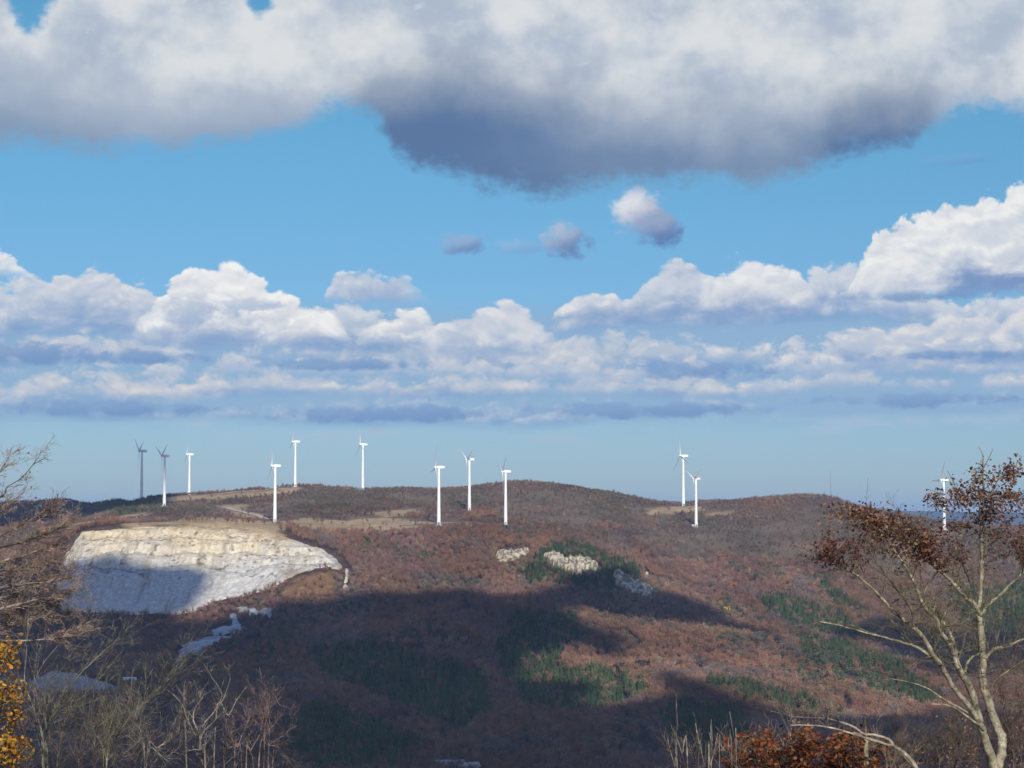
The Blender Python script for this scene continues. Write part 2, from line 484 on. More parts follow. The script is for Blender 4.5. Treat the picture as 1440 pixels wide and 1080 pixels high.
def material(name, base=None, rough=0.9, tint=None, noise=None, bump=None, inst=False, translucent=0.0, spec=0.2, mul=None):
    """noise = (scale, detail, low, high) multiplies the colour; bump = (scale, strength)"""
    m = bpy.data.materials.new(name); m.use_nodes = True
    nt = m.node_tree; bs = nt.nodes['Principled BSDF']
    bs.inputs['Roughness'].default_value = rough
    bs.inputs['Specular IOR Level'].default_value = spec
    if tint:
        an = nt.nodes.new('ShaderNodeAttribute'); an.attribute_name = 'tint'
        an.attribute_type = 'INSTANCER' if inst else 'GEOMETRY'
        c = an.outputs['Color']
    else:
        r = nt.nodes.new('ShaderNodeRGB'); r.outputs[0].default_value = (*base, 1); c = r.outputs[0]
    tcn = nt.nodes.new('ShaderNodeTexCoord')

    def mult(c, f):
        x = nt.nodes.new('ShaderNodeMix'); x.data_type = 'RGBA'; x.blend_type = 'MULTIPLY'
        x.inputs['Factor'].default_value = 1
        nt.links.new(c, x.inputs[6]); nt.links.new(f, x.inputs[7])
        return x.outputs[2]
    for sp in (noise or []):
        sc, dt, lo, hi = sp[:4]
        n = nt.nodes.new('ShaderNodeTexNoise'); n.inputs['Scale'].default_value = sc; n.inputs['Detail'].default_value = dt
        if len(sp) > 4:
            mp = nt.nodes.new('ShaderNodeMapping'); mp.inputs['Scale'].default_value = sp[4]
            nt.links.new(tcn.outputs['Object'], mp.inputs[0]); nt.links.new(mp.outputs[0], n.inputs['Vector'])
        else:
            nt.links.new(tcn.outputs['Object'], n.inputs['Vector'])
        mr = nt.nodes.new('ShaderNodeMapRange'); mr.inputs['From Min'].default_value = 0.3; mr.inputs['From Max'].default_value = 0.7
        mr.inputs['To Min'].default_value = lo; mr.inputs['To Max'].default_value = hi
        nt.links.new(n.outputs[0], mr.inputs[0])
        c = mult(c, mr.outputs[0])
    nt.links.new(c, bs.inputs['Base Color'])
    if bump:
        n = nt.nodes.new('ShaderNodeTexNoise'); n.inputs['Scale'].default_value = bump[0]; n.inputs['Detail'].default_value = 6
        nt.links.new(tcn.outputs['Object'], n.inputs['Vector'])
        bn = nt.nodes.new('ShaderNodeBump'); bn.inputs['Strength'].default_value = bump[1]
        bn.inputs['Distance'].default_value = bump[2] if len(bump) > 2 else 0.1
        nt.links.new(n.outputs[0], bn.inputs['Height']); nt.links.new(bn.outputs[0], bs.inputs['Normal'])
    if translucent:
        tr = nt.nodes.new('ShaderNodeBsdfTranslucent'); nt.links.new(c, tr.inputs['Color'])
        mxs = nt.nodes.new('ShaderNodeMixShader'); mxs.inputs[0].default_value = translucent
        nt.links.new(bs.outputs[0], mxs.inputs[1]); nt.links.new(tr.outputs[0], mxs.inputs[2])
        nt.links.new(mxs.outputs[0], nt.nodes['Material Output'].inputs['Surface'])
    return m


# ------------------------------------------------------------------ terrain: a hill surface through surveyed points
TREE = 6.0                                   # height of the scrub on the skyline
CP = []                                      # (X, Y, Z)


def cp(x, y, Y, dz=0.0): P = at(x, y, Y); CP.append((P[0], P[1], P[2] + dz))
def cz(x, Y, z): P = at(x, 725, Y); CP.append((P[0], P[1], z))


for x, y, Y in [(-150, 708, 3300), (0, 704, 3250), (90, 699, 3200), (170, 703, 3100), (230, 694, 2850), (340, 687, 2820),
                (425, 680, 2750), (520, 686, 2820), (620, 686, 2850), (685, 682, 2850), (735, 674, 2800), (770, 677, 2800),
                (820, 684, 2800), (900, 698, 2850), (960, 709, 2730), (1030, 704, 2900), (1100, 697, 2700), (1160, 694, 2600),
                (1210, 708, 2600), (1270, 722, 2650), (1340, 735, 2700), (1440, 736, 2750), (1600, 736, 2750)]:
    cp(x, y, Y, -TREE)
    cz(x, Y + 350, -60 if y < 720 else -75); cz(x, Y + 1100, -170)
T_POS = [(199, 700, 2750), (231, 713, 2500), (266, 693, 2780), (386.5, 731, 2280), (415, 683, 2680), (510, 686, 2760), (617, 736, 2250),
         (660, 717, 2500), (711, 738, 2300), (961, 708, 2660), (979, 741, 2500), (1328, 744, 2450)]
for p in T_POS: cp(*p)
for p in [(60, 738, 2500), (-100, 742, 2480), (120, 733, 2480), (150, 720, 2750), (60, 722, 2850), (280, 716, 2520), (330, 722, 2400),
          (500, 712, 2480), (560, 738, 2260), (480, 742, 2230), (800, 720, 2500), (780, 700, 2650), (560, 700, 2650),
          # quarry rim, left edge and foot
          (60, 770, 2180), (112, 750, 2080), (150, 744, 2078), (200, 741, 2080), (260, 738, 2085), (330, 740, 2085), (390, 752, 2070), (440, 768, 2040),
          (475, 785, 2010), (492, 802, 1975), (488, 832, 1925), (88, 782, 2060), (82, 805, 2020), (150, 742, 2130), (260, 736, 2140), (350, 737, 2130),
          (400, 742, 2160), (430, 752, 2140), (480, 768, 2130),
          (85, 855, 1945), (120, 859, 1940), (170, 861, 1938), (220, 861, 1935), (260, 856, 1935), (290, 848, 1940), (320, 842, 1940), (350, 834, 1945), (390, 818, 1955),
          (110, 806, 1992), (170, 803, 1995), (230, 802, 1997), (300, 800, 1997), (350, 795, 2000), (420, 806, 1965), (430, 838, 1910),
          # shelf and valley below the quarry
          (40, 850, 1960), (0, 800, 2150), (-100, 850, 2000), (150, 885, 1905), (230, 888, 1900), (320, 876, 1890), (370, 862, 1890), (200, 930, 1720), (280, 905, 1760),
          (100, 975, 1520), (190, 968, 1520), (0, 960, 1600), (-150, 1000, 1500), (120, 1010, 1400),
          # middle slope
          (550, 755, 2190), (600, 800, 2050), (680, 770, 2160), (600, 840, 1930), (600, 900, 1740), (600, 985, 1480), (450, 850, 1900), (450, 950, 1620), (340, 960, 1560),
          (500, 1040, 1290), (720, 790, 2110), (720, 850, 1910), (720, 930, 1640), (720, 1015, 1360), (800, 800, 2090), (830, 865, 1860),
          (760, 760, 2230),
          # front spur
          (850, 874, 1800), (900, 882, 1775), (950, 889, 1750), (1050, 899, 1715), (1150, 917, 1680), (1250, 937, 1630), (1380, 982, 1500),
          (900, 846, 1985), (1000, 853, 2010), (880, 822, 2060), (920, 780, 2250), (920, 740, 2450), (1000, 800, 2220), (1100, 762, 2350), (1100, 820, 2160), (1100, 872, 1990),
          (1200, 765, 2380), (1200, 850, 2100), (1200, 892, 1960), (1300, 800, 2330), (1300, 880, 2060), (1350, 905, 1930), (1440, 850, 2150), (1440, 780, 2400), (1560, 800, 2350),
          (1560, 900, 2000), (1040, 730, 2520), (1200, 725, 2520), (1380, 760, 2450),
          (900, 932, 1640), (900, 980, 1490), (1000, 925, 1660), (1000, 962, 1540), (1100, 965, 1550), (1200, 990, 1460), (1000, 1035, 1310), (1200, 1045, 1260),
          (1350, 1045, 1260), (1500, 1000, 1450), (800, 1000, 1420),
          (-200, 1085, 1150), (100, 1085, 1150), (300, 1085, 1160), (500, 1090, 1170), (640, 1083, 1200), (800, 1085, 1180), (1000, 1090, 1130), (1200, 1090, 1120), (1400, 1090, 1110),
          (1600, 1090, 1110)]:
    cp(*p)
for x, Y, z in [(900, 1890, -106), (1000, 1880, -110), (1100, 1850, -116), (1200, 1830, -123), (1350, 1740, -136)]: cz(x, Y, z)
for X in (-700, -250, 0, 250, 700):
    for Y, z in [(950, -158), (800, -150), (550, -118), (300, -76), (150, -43), (70, -22), (-300, 20), (-700, 30)]: CP.append((X, Y, z))
for X, Y, z in [(0, 0, -1.7), (-8, 6, -3.2), (8, 6, -3.2), (0, 20, -7.2), (-14, 20, -7.0), (14, 20, -7.0), (0, 40, -13), (-60, 0, -2), (60, 0, -2)]:
    CP.append((X, Y, z))
CP = np.array(CP)
SC = 300.0
_P = CP[:, :2] / SC


def _tps(r2): return np.where(r2 > 1e-12, 0.5 * r2 * np.log(np.maximum(r2, 1e-12)), 0.0)


_n = len(_P)
_K = _tps(((_P[:, None, :] - _P[None, :, :]) ** 2).sum(-1)) + np.eye(_n) * 2e-4
_Q = np.hstack([np.ones((_n, 1)), _P])
_A = np.zeros((_n + 3, _n + 3)); _A[:_n, :_n] = _K; _A[:_n, _n:] = _Q; _A[_n:, :_n] = _Q.T
_W = np.linalg.solve(_A, np.concatenate([CP[:, 2], np.zeros(3)]))


def rbf(X, Y):
    sh = np.shape(X)
    x, y = np.ravel(X) / SC, np.ravel(Y) / SC
    out = np.empty(len(x))
    for i in range(0, len(x), 20000):
        xx, yy = x[i:i + 20000, None], y[i:i + 20000, None]
        out[i:i + 20000] = _tps((xx - _P[None, :, 0]) ** 2 + (yy - _P[None, :, 1]) ** 2) @ _W[:_n] + _W[_n] + _W[_n + 1] * xx[:, 0] + _W[_n + 2] * yy[:, 0]
    return out.reshape(sh)


def far_land(X, Y):
    """low ranges far beyond the hill"""
    r = np.hypot(X, Y)
    z = -170 + 90 * nfbm(X / 2500, Y / 2500, 4, 41)
    ridge = np.exp(-((r - 15500) / 2600) ** 2)
    z = z + ridge * (168 + 60 * nfbm(X / 1500, Y / 4000, 4, 55))
    return z + np.clip((r - 20000) / 6000, 0, 1) * -90


_SKX = [-60, 0, 50, 90, 130, 170, 200, 230, 260, 300, 340, 380, 420, 470, 510, 560, 620, 660, 700, 735, 770, 820, 870, 930, 960, 1010, 1030, 1060, 1090, 1150, 1165, 1200, 1440]
_SKD = [28, 26.3, 23, 15.4, 16.9, 2.3, 2.2, 4.7, 5.7, 6.7, 5.1, 6.4, 2.6, 3.3, 3.5, .4, 2.5, 2.8, .3, -1.9, -1.8, -2.5, -4.1, 2.7, 5.3, 2.2, 4.9, 3.9, 3.8, .2, -2.4, 2, 0]     # levelling of the crest


def height(X, Y):
    X = np.asarray(X, float); Y = np.asarray(Y, float)
    w = np.clip((Y - 3300) / 1600, 0, 1); w = np.maximum(w, np.clip((np.abs(X) - 1500) / 1200, 0, 1)); w = np.maximum(w, np.clip((-500 - Y) / 800, 0, 1))
    w = w * w * (3 - 2 * w)
    z = rbf(np.clip(X, -3000, 3000), np.clip(Y, -1500, 5200))
    z = z - np.clip((Y - 2500) / 250, 0, 1) * np.interp(720 + F * X / np.maximum(Y, 500), _SKX, _SKD) * Y / F
    e = np.clip((Y - 1000) / 300, 0, 1) * np.clip((3300 - Y) / 300, 0, 1)
    z = z + e * (3.2 * nfbm(X / 130, Y / 130, 3, 5) - 2.0 * np.abs(nfbm(X / 60 + Y / 220, Y / 200, 2, 9)))
    return z * (1 - w) + far_land(X, Y) * w


# lookup of the visible surface: photograph pixel -> ground point
_ty = np.linspace(900, 3700, 701)
_tt = np.linspace(-0.34, 0.34, 341)
_HG = height(_tt[None, :] * _ty[:, None], np.broadcast_to(_ty[:, None], (701, 341)))


def hgrid(X, Y):
    i = np.clip((Y - 900) / 4.0, 0, 699.999); j = np.clip((X / Y + 0.34) / 0.002, 0, 339.999)
    i0 = i.astype(int); j0 = j.astype(int); fi = i - i0; fj = j - j0
    return (_HG[i0, j0] * (1 - fi) * (1 - fj) + _HG[i0 + 1, j0] * fi * (1 - fj) + _HG[i0, j0 + 1] * (1 - fi) * fj + _HG[i0 + 1, j0 + 1] * fi * fj)


def hit(x, y):
    d = at(x, y, 1.0)
    Y = np.arange(900.0, 3700.0, 3.0)
    k = np.nonzero(d[2] * Y < hgrid(d[0] * Y, Y))[0]
    Yh = Y[k[0]] if len(k) else 3300.0
    return np.array([d[0] * Yh, Yh, float(hgrid(np.array([d[0] * Yh]), np.array([Yh]))[0])])


def hits(poly): return np.array([hit(*p)[:2] for p in poly])


# ---- outlines of land cover, as ground polygons
QUARRY = hits([(82, 800), (88, 783), (104, 764), (114, 750), (150, 745), (200, 742), (250, 739), (300, 738), (335, 742), (370, 748), (400, 755), (440, 769),
               (462, 776), (476, 786), (484, 797), (476, 803), (462, 797), (440, 800), (420, 806), (395, 820), (372, 830), (345, 838), (318, 842), (296, 846),
               (282, 857), (262, 862), (200, 864), (150, 863), (110, 862), (84, 858), (78, 830)])
STRIP = hits([(483, 798), (492, 801), (492, 812), (488, 822), (494, 832), (484, 836), (481, 824), (484, 812)])
CLEAR = [hits(p) for p in (
    [(395, 733), (430, 729), (480, 733), (540, 728), (580, 733), (622, 735), (670, 736), (668, 739), (600, 738), (560, 746), (520, 749), (470, 747), (420, 746), (395, 742)],
    [(180, 737), (250, 731), (330, 729), (385, 734), (400, 742), (390, 752), (330, 742), (250, 738), (180, 743)],
    [(232, 700), (270, 697), (320, 692), (375, 689), (410, 686), (420, 690), (380, 696), (330, 700), (280, 702), (240, 706)],
    [(310, 711), (345, 710), (338, 720), (365, 724), (375, 729), (340, 726), (318, 718)],
    [(60, 742), (100, 737), (170, 727), (200, 722), (210, 725), (160, 735), (100, 744), (60, 748)],
    [(520, 722), (560, 718), (585, 716), (584, 724), (545, 727)],
    [(912, 716), (940, 713), (975, 712), (985, 718), (950, 721), (915, 722)],
    [(1000, 722), (1030, 720), (1028, 724), (1003, 725)])]
RUST = hits([(395, 830), (420, 810), (455, 800), (478, 804), (480, 822), (470, 838), (440, 842), (400, 846), (385, 840)])
TERR = [hits(p) for p in (
    [(330, 859), (352, 857), (384, 857), (384, 870), (358, 869), (342, 866)], [(318, 865), (336, 864), (338, 874), (331, 884), (322, 883)],
    [(290, 892), (306, 884), (332, 880), (352, 886), (338, 892), (306, 896)], [(276, 902), (296, 897), (332, 897), (318, 905), (298, 909), (280, 906)],
    [(247, 926), (252, 914), (272, 906), (300, 911), (284, 922), (262, 929)], [(238, 934), (256, 930), (252, 940), (242, 942)])]
SPOIL = hits([(40, 962), (95, 957), (140, 962), (170, 972), (160, 980), (100, 980), (40, 976)])
PINES = [hits(p) for p in (
    [(1062, 842), (1100, 838), (1135, 848), (1180, 866), (1225, 893), (1250, 905), (1200, 905), (1150, 896), (1110, 880), (1080, 862)],
    [(1150, 812), (1165, 822), (1190, 842), (1225, 866), (1210, 868), (1175, 852), (1152, 832)],
    [(795, 950), (850, 942), (905, 962), (915, 982), (860, 1000), (800, 1012), (740, 1000), (700, 960), (700, 900), (740, 862), (800, 866), (830, 900), (790, 925)],
    [(985, 965), (1040, 962), (1075, 975), (1140, 985), (1150, 1005), (1100, 1000), (1040, 990)],
    [(1110, 895), (1190, 905), (1240, 930), (1290, 962), (1330, 985), (1300, 1000), (1240, 985), (1180, 960), (1130, 935)],
    [(430, 920), (520, 905), (600, 930), (680, 950), (690, 1010), (640, 1040), (560, 1000), (470, 960)],
    [(100, 715), (150, 705), (200, 706), (235, 712), (230, 722), (180, 728), (110, 732)],
    [(770, 770), (800, 764), (850, 780), (900, 800), (905, 830), (860, 840), (800, 830), (740, 820), (745, 790)],
    [(1330, 830), (1440, 820), (1500, 860), (1440, 900), (1360, 890)],
    [(940, 1000), (1040, 1000), (1060, 1060), (960, 1080), (930, 1040)],
    [(440, 1000), (520, 1010), (600, 1050), (560, 1090), (420, 1090), (400, 1040)])]
ORANGE = [hits(p) for p in (
    [(880, 885), (960, 893), (1050, 903), (1100, 915), (1200, 940), (1230, 960), (1190, 975), (1060, 960), (1000, 965), (940, 960), (890, 935)],
    [(1130, 900), (1180, 920), (1240, 950), (1270, 985), (1200, 985), (1130, 950)],
    [(660, 805), (740, 800), (750, 825), (730, 842), (668, 838)],
    [(1060, 810), (1130, 800), (1240, 850), (1230, 860), (1150, 840), (1080, 830)])]
OLIVE = [hits(p) for p in (
    [(930, 722), (1000, 726), (1030, 740), (980, 752), (925, 742)],
    [(720, 738), (750, 742), (760, 765), (725, 770), (708, 755)],
    [(860, 690), (900, 715), (880, 740), (820, 735), (800, 720)],
    [(600, 690), (680, 690), (690, 715), (620, 720)],
    [(420, 684), (560, 690), (600, 705), (480, 722), (400, 722)],
    [(100, 705), (250, 705), (320, 712), (300, 724), (160, 730)],
    [(780, 850), (870, 862), (960, 880), (1060, 893), (1100, 905), (1060, 912), (900, 886), (800, 870)],
    [(1090, 905), (1160, 920), (1230, 930), (1250, 990), (1170, 985), (1110, 960)],
    [(850, 1010), (920, 1000), (930, 1040), (870, 1060)])]

# ---- the ground sheet
tcol = np.concatenate([-np.geomspace(9.0, 0.36, 16), np.linspace(-0.34, 0.34, 301), np.geomspace(0.36, 9.0, 16)])
rows = np.concatenate([np.linspace(-560, -40, 14), np.linspace(-20, 80, 26), np.linspace(90, 980, 60), np.linspace(990, 3400, 330), np.linspace(3430, 6000, 40),
                       np.geomspace(6200, 26000, 60)])
TT, RR = np.meshgrid(tcol, rows)
GX = TT * (RR + 600); GY = RR.copy()
fine = (RR > 400) & (np.abs(TT) <= 0.35)
GX = np.where(RR > 0, TT * (RR + 600 * np.clip(1 - RR / 900, 0, 1) + 1), GX)
GZ = height(GX, GY)
qd = poly_dist(GX, GY, QUARRY)
GZ = GZ - np.clip(qd / 4.0, 0, 1) * 4.0
px_, py_ = to_px(np.stack([GX, GY, GZ], -1))
n1 = nfbm(GX / 45, GY / 45, 4, 3); n2 = nfbm(GX / 9, GY / 9, 3, 21)
gc = np.zeros(GX.shape + (3,))
gc[:] = (0.085, 0.058, 0.045)
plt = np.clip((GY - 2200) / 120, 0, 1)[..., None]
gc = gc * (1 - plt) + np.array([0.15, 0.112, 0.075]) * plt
gc *= (1 + 0.35 * n1 + 0.25 * n2)[..., None]
for pl in CLEAR:
    w = np.clip((poly_dist(GX, GY, pl) + 7 + n2 * 7) / 8, 0, 1)[..., None]
    gc = gc * (1 - w) + np.array([0.36, 0.265, 0.15]) * (1 + 0.25 * n1 + 0.3 * n2)[..., None] * w
w = np.clip((poly_dist(GX, GY, RUST) + n2 * 6) / 10, 0, 1)[..., None]
gc = gc * (1 - w) + np.array([0.21, 0.125, 0.062]) * (1 + 0.4 * n2)[..., None] * w
near = np.clip((400 - GY) / 300, 0, 1)[..., None] * (np.abs(GX) < 400)[..., None]
gc = gc * (1 - near) + np.array([0.12, 0.085, 0.05]) * near
farw = np.clip((np.hypot(GX, GY) - 3500) / 1500, 0, 1)[..., None]
gc = gc * (1 - farw) + np.array([0.035, 0.05, 0.045]) * farw
M_ground = material('leaf_litter_ground', tint=True, noise=[(0.35, 5, 0.7, 1.3)], bump=(0.8, 0.5, 0.5), rough=1.0, spec=0.05)
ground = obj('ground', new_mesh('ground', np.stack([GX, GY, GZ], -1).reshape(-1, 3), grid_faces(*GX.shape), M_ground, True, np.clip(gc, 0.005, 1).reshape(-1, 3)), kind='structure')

# ---- the quarry face: a finer sheet of broken rock with benches and gullies
x0, x1, y0, y1 = QUARRY[:, 0].min() - 6, QUARRY[:, 0].max() + 6, QUARRY[:, 1].min() - 6, QUARRY[:, 1].max() + 6
qx = np.arange(x0, x1, 1.25); qy = np.arange(y0, y1, 0.8)
QX, QY = np.meshgrid(qx, qy)
QZ0 = height(QX, QY)
qd = poly_dist(QX, QY, QUARRY) + 2.5 * nfbm(QX / 7, QY / 7, 3, 77)
inn = np.clip(qd / 14, 0, 1)
# benches: stepped heights, broken by noise
wob = 9.0 * nfbm(QX / 55, QY / 45, 4, 12)
lev = (QZ0 + wob) / 13.0
fr = lev - np.floor(lev)
stepz = (np.floor(lev) + np.clip((fr - 0.15) / 0.3, 0, 1)) * 13.0 - wob
benchw = np.clip((QZ0 + 75) / 30, 0, 1) * 0.7 * np.clip(.6 + 1.3 * nfbm(QX / 40, QY / 25, 3, 15), 0, 1)
QZ = QZ0 * (1 - benchw * inn) + stepz * benchw * inn
gul = np.abs(nfbm(QX / 11 + 0.25 * nfbm(QX / 30, QY / 30, 2, 8), QY / 60, 3, 31))
QZ = QZ + inn * (1.5 * nfbm(QX / 9, QY / 14, 5, 14, 0.65) - 1.0 * (0.35 - gul) * (gul < 0.35) + 0.9 * nfbm(QX / 2.2, QY / 2.2, 2, 19))
QZ = QZ - np.clip(1 - qd / 3, 0, 1) * 3.5 + 0.6
px_, py_ = to_px(np.stack([QX, QY, QZ0], -1))
warmth = np.clip((800 - py_) / 45 + 0.5 * nfbm(QX / 25, QY / 40, 3, 66), 0, 1)[..., None]
qc = np.array([0.53, 0.515, 0.46]) * (1 - warmth) + np.array([0.64, 0.535, 0.35]) * warmth
stain = np.clip(nfbm(QX / 6, QY / 45, 5, 91, 0.65) * 2.2 - 0.2, 0, 1)[..., None]
qc = qc * (1 - stain * 0.55) + np.array([0.25, 0.19, 0.115]) * stain * 0.55
streak = nfbm(QX / 3.2, QY / 40, 3, 17)[..., None]
qc = qc * (1 + 0.12 * streak + 0.14 * nfbm(QX / 2.5, QY / 2.5, 2, 18)[..., None])
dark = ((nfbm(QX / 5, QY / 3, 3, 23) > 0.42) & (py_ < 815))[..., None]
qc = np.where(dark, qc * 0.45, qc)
veg = np.clip((poly_dist(px_, py_, [(385, 800), (480, 790), (486, 806), (440, 806), (400, 825)]) / 14 + 0.5 * nfbm(QX / 6, QY / 6, 3, 5)), 0, 1)[..., None]
qc = qc * (1 - veg) + np.array([0.30, 0.235, 0.15]) * veg
apron = np.clip((poly_dist(px_, py_, [(200, 735), (300, 730), (345, 737), (420, 755), (440, 768), (380, 760), (320, 750), (240, 748)]) + 6 * nfbm(QX / 9, QY / 9, 3, 6)) / 8, 0, 1)[..., None]
qc = qc * (1 - apron * .85) + np.array([0.40, 0.30, 0.17]) * apron * .85
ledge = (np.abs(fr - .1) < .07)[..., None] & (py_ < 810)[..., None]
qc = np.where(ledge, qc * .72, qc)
fcs = grid_faces(*QX.shape)
keep = (qd.ravel()[fcs] > 0).all(1)
M_rock = material('quarried_limestone', tint=True, noise=[(0.25, 6, 0.82, 1.18), (0.9, 4, 0.85, 1.15)], bump=(0.9, 0.8, 1.0), rough=0.95, spec=0.1)
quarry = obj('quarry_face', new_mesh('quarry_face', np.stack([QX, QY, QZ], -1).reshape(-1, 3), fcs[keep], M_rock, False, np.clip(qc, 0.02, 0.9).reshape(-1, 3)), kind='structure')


def patch(name, poly, cola, colb, lift, res=3.0, rough=2.5, amp=0.0, hump=0.0, mat=None):
    """an irregular sheet lying on the terrain"""
    gx, gy = np.meshgrid(np.arange(poly[:, 0].min() - 5, poly[:, 0].max() + 5, res), np.arange(poly[:, 1].min() - 5, poly[:, 1].max() + 5, res))
    d = poly_dist(gx, gy, poly) + rough * nfbm(gx / 8, gy / 8, 3, 61)
    z = height(gx, gy) + lift + amp * nfbm(gx / 6, gy / 6, 3, 45) + hump * np.clip(d / 18, 0, 1) ** 0.8 - np.clip(1 - d / 2.5, 0, 1) * (lift + 0.8)
    f = grid_faces(*gx.shape); f = f[(d.ravel()[f] > 0).all(1)]
    m = (0.5 + 0.8 * nfbm(gx / 14, gy / 14, 4, 4))[..., None]
    c = np.array(cola) * (1 - m) + np.array(colb) * m
    return new_mesh(name, np.stack([gx, gy, z], -1).reshape(-1, 3), f, mat or M_rock, False, np.clip(c, 0.02, 0.9).reshape(-1, 3))


obj('scree_strip', patch('scree_strip', STRIP, (0.55, 0.47, 0.34), (0.62, 0.55, 0.44), 1.5, 1.5, 1.5, 0.6), kind='structure')
for pl in TERR:
    obj('quarry_terrace', patch('quarry_terrace', pl, (0.22, 0.24, 0.23), (0.55, 0.57, 0.55), 2.0, 1.6, 5.0, 1.6), kind='structure')
obj('gravel_stockpile', patch('gravel_stockpile', SPOIL, (0.25, 0.25, 0.24), (0.34, 0.335, 0.32), 1.0, 2.0, 2.0, 0.5, 9.0),
    label='long grey heap of quarried gravel behind the bare branches at left', cat='gravel heap')


def track(pts, w, name='dirt_track', c=(0.48, 0.41, 0.31)):
    P = np.array([hit(*p) for p in pts])
    n = 60
    t = np.linspace(0, len(P) - 1, n); i = np.minimum(t.astype(int), len(P) - 2); f = (t - i)[:, None]
    C_ = P[i] * (1 - f) + P[i + 1] * f
    for _ in range(3): C_[1:-1] = (C_[:-2] + C_[1:-1] * 2 + C_[2:]) / 4
    T = np.gradient(C_[:, :2], axis=0); T /= np.linalg.norm(T, axis=1)[:, None] + 1e-9
    N_ = np.stack([-T[:, 1], T[:, 0]], 1)
    off = np.linspace(-1, 1, 5)
    X = C_[:, 0:1] + N_[:, 0:1] * off * w * 0.5; Y = C_[:, 1:2] + N_[:, 1:2] * off * w * 0.5
    Z = height(X, Y) + 0.7
    obj(name, new_mesh(name, np.stack([X, Y, Z], -1).reshape(-1, 3), grid_faces(n, 5), M_rock, True, np.broadcast_to(c, (n * 5, 3))), kind='structure')


track([(318, 714), (330, 718), (345, 722), (362, 725), (380, 731)], 8)
track([(60, 744), (105, 739), (150, 733), (185, 727), (205, 722)], 7, c=(0.36, 0.31, 0.23))
track([(560, 739), (617, 737), (668, 737)], 6, c=(0.42, 0.36, 0.26))
track([(240, 700), (300, 696), (380, 690), (415, 684)], 6, c=(0.40, 0.33, 0.25))

# ------------------------------------------------------------------ clouds overhead, out of the frame, whose shadows lie on the hill
CLOUD_H = 1000.0
M_cloud = material('cloud_white', (0.9, 0.9, 0.9), rough=1.0, spec=0.0)


def shade_cloud(name, poly, seed, edge=14.0, res=11.0):
    dense = []
    for i in range(len(poly)):
        p, q = np.array(poly[i - 1], float), np.array(poly[i], float)
        m = max(1, int(np.hypot(*(q - p)) / 12))
        dense += [p + (q - p) * k / m for k in range(m)]
    G = np.array([hit(*p) for p in dense])
    k = (CLOUD_H - G[:, 2]) / S.z
    P = np.stack([G[:, 0] + S.x * k, G[:, 1] + S.y * k], 1)
    gx, gy = np.meshgrid(np.arange(P[:, 0].min() - 30, P[:, 0].max() + 30, res), np.arange(P[:, 1].min() - 30, P[:, 1].max() + 30, res))
    d = poly_dist(gx, gy, P) + edge * nfbm(gx / 60, gy / 60, 4, seed) * 1.6
    th = np.clip(d, 0, 160)
    zt = (th * 0.7 + np.sqrt(th + 0.01) * 6) * (1 + 0.4 * nfbm(gx / 90, gy / 90, 4, seed + 3)); zb = -th * 0.18
    V = []
    for z in (zt, zb):
        V.append(np.stack([gx + S.x / S.z * z, gy + S.y / S.z * z, CLOUD_H + z], -1).reshape(-1, 3))
    f = grid_faces(*gx.shape); f = f[(d.ravel()[f] > 0).all(1)]
    n = gx.size
    obj(name, new_mesh(name, np.vstack(V), np.vstack([f, f[:, ::-1] + n]), M_cloud, True), kind='structure')


shade_cloud('cloud', [(-260, 790), (40, 790), (84, 790), (110, 792), (160, 787), (190, 791), (212, 800), (240, 800), (268, 797), (304, 806), (312, 830), (284, 856), (268, 868), (300, 872), (340, 864), (385, 851),
                      (420, 846), (480, 838), (560, 834), (660, 831), (675, 842), (738, 843), (758, 828), (785, 814), (815, 806), (845, 797), (880, 797), (908, 806),
                      (922, 832), (1000, 855), (1050, 878), (1094, 892), (1092, 907), (1050, 898), (980, 884), (920, 877), (862, 870), (800, 860), (800, 872), (858, 882), (888, 908), (890, 932),
                      (868, 952), (850, 930), (800, 920), (750, 932), (732, 955), (790, 962), (850, 968), (862, 985), (835, 996), (905, 984), (912, 952), (940, 948), (966, 964), (1000, 976), (1060, 987), (1100, 1001), (1150, 1012), (1250, 1014),
                      (1300, 1002), (1380, 1006), (1480, 1010), (1700, 1080), (1700, 1130), (-260, 1130)], 101)
shade_cloud('cloud', [(1158, 893), (1190, 884), (1228, 868), (1290, 878), (1350, 893), (1480, 893), (1700, 890), (1700, 940), (1480, 940), (1400, 962), (1320, 968), (1268, 948), (1228, 922), (1190, 906)], 111)
shade_cloud('cloud', [(-260, 752), (0, 742), (60, 735), (110, 727), (160, 719), (200, 711), (222, 712.2), (240, 712.2), (252, 701), (240, 692), (180, 690), (90, 688), (0, 690), (-260, 690)], 121, 3.0, 8.0)

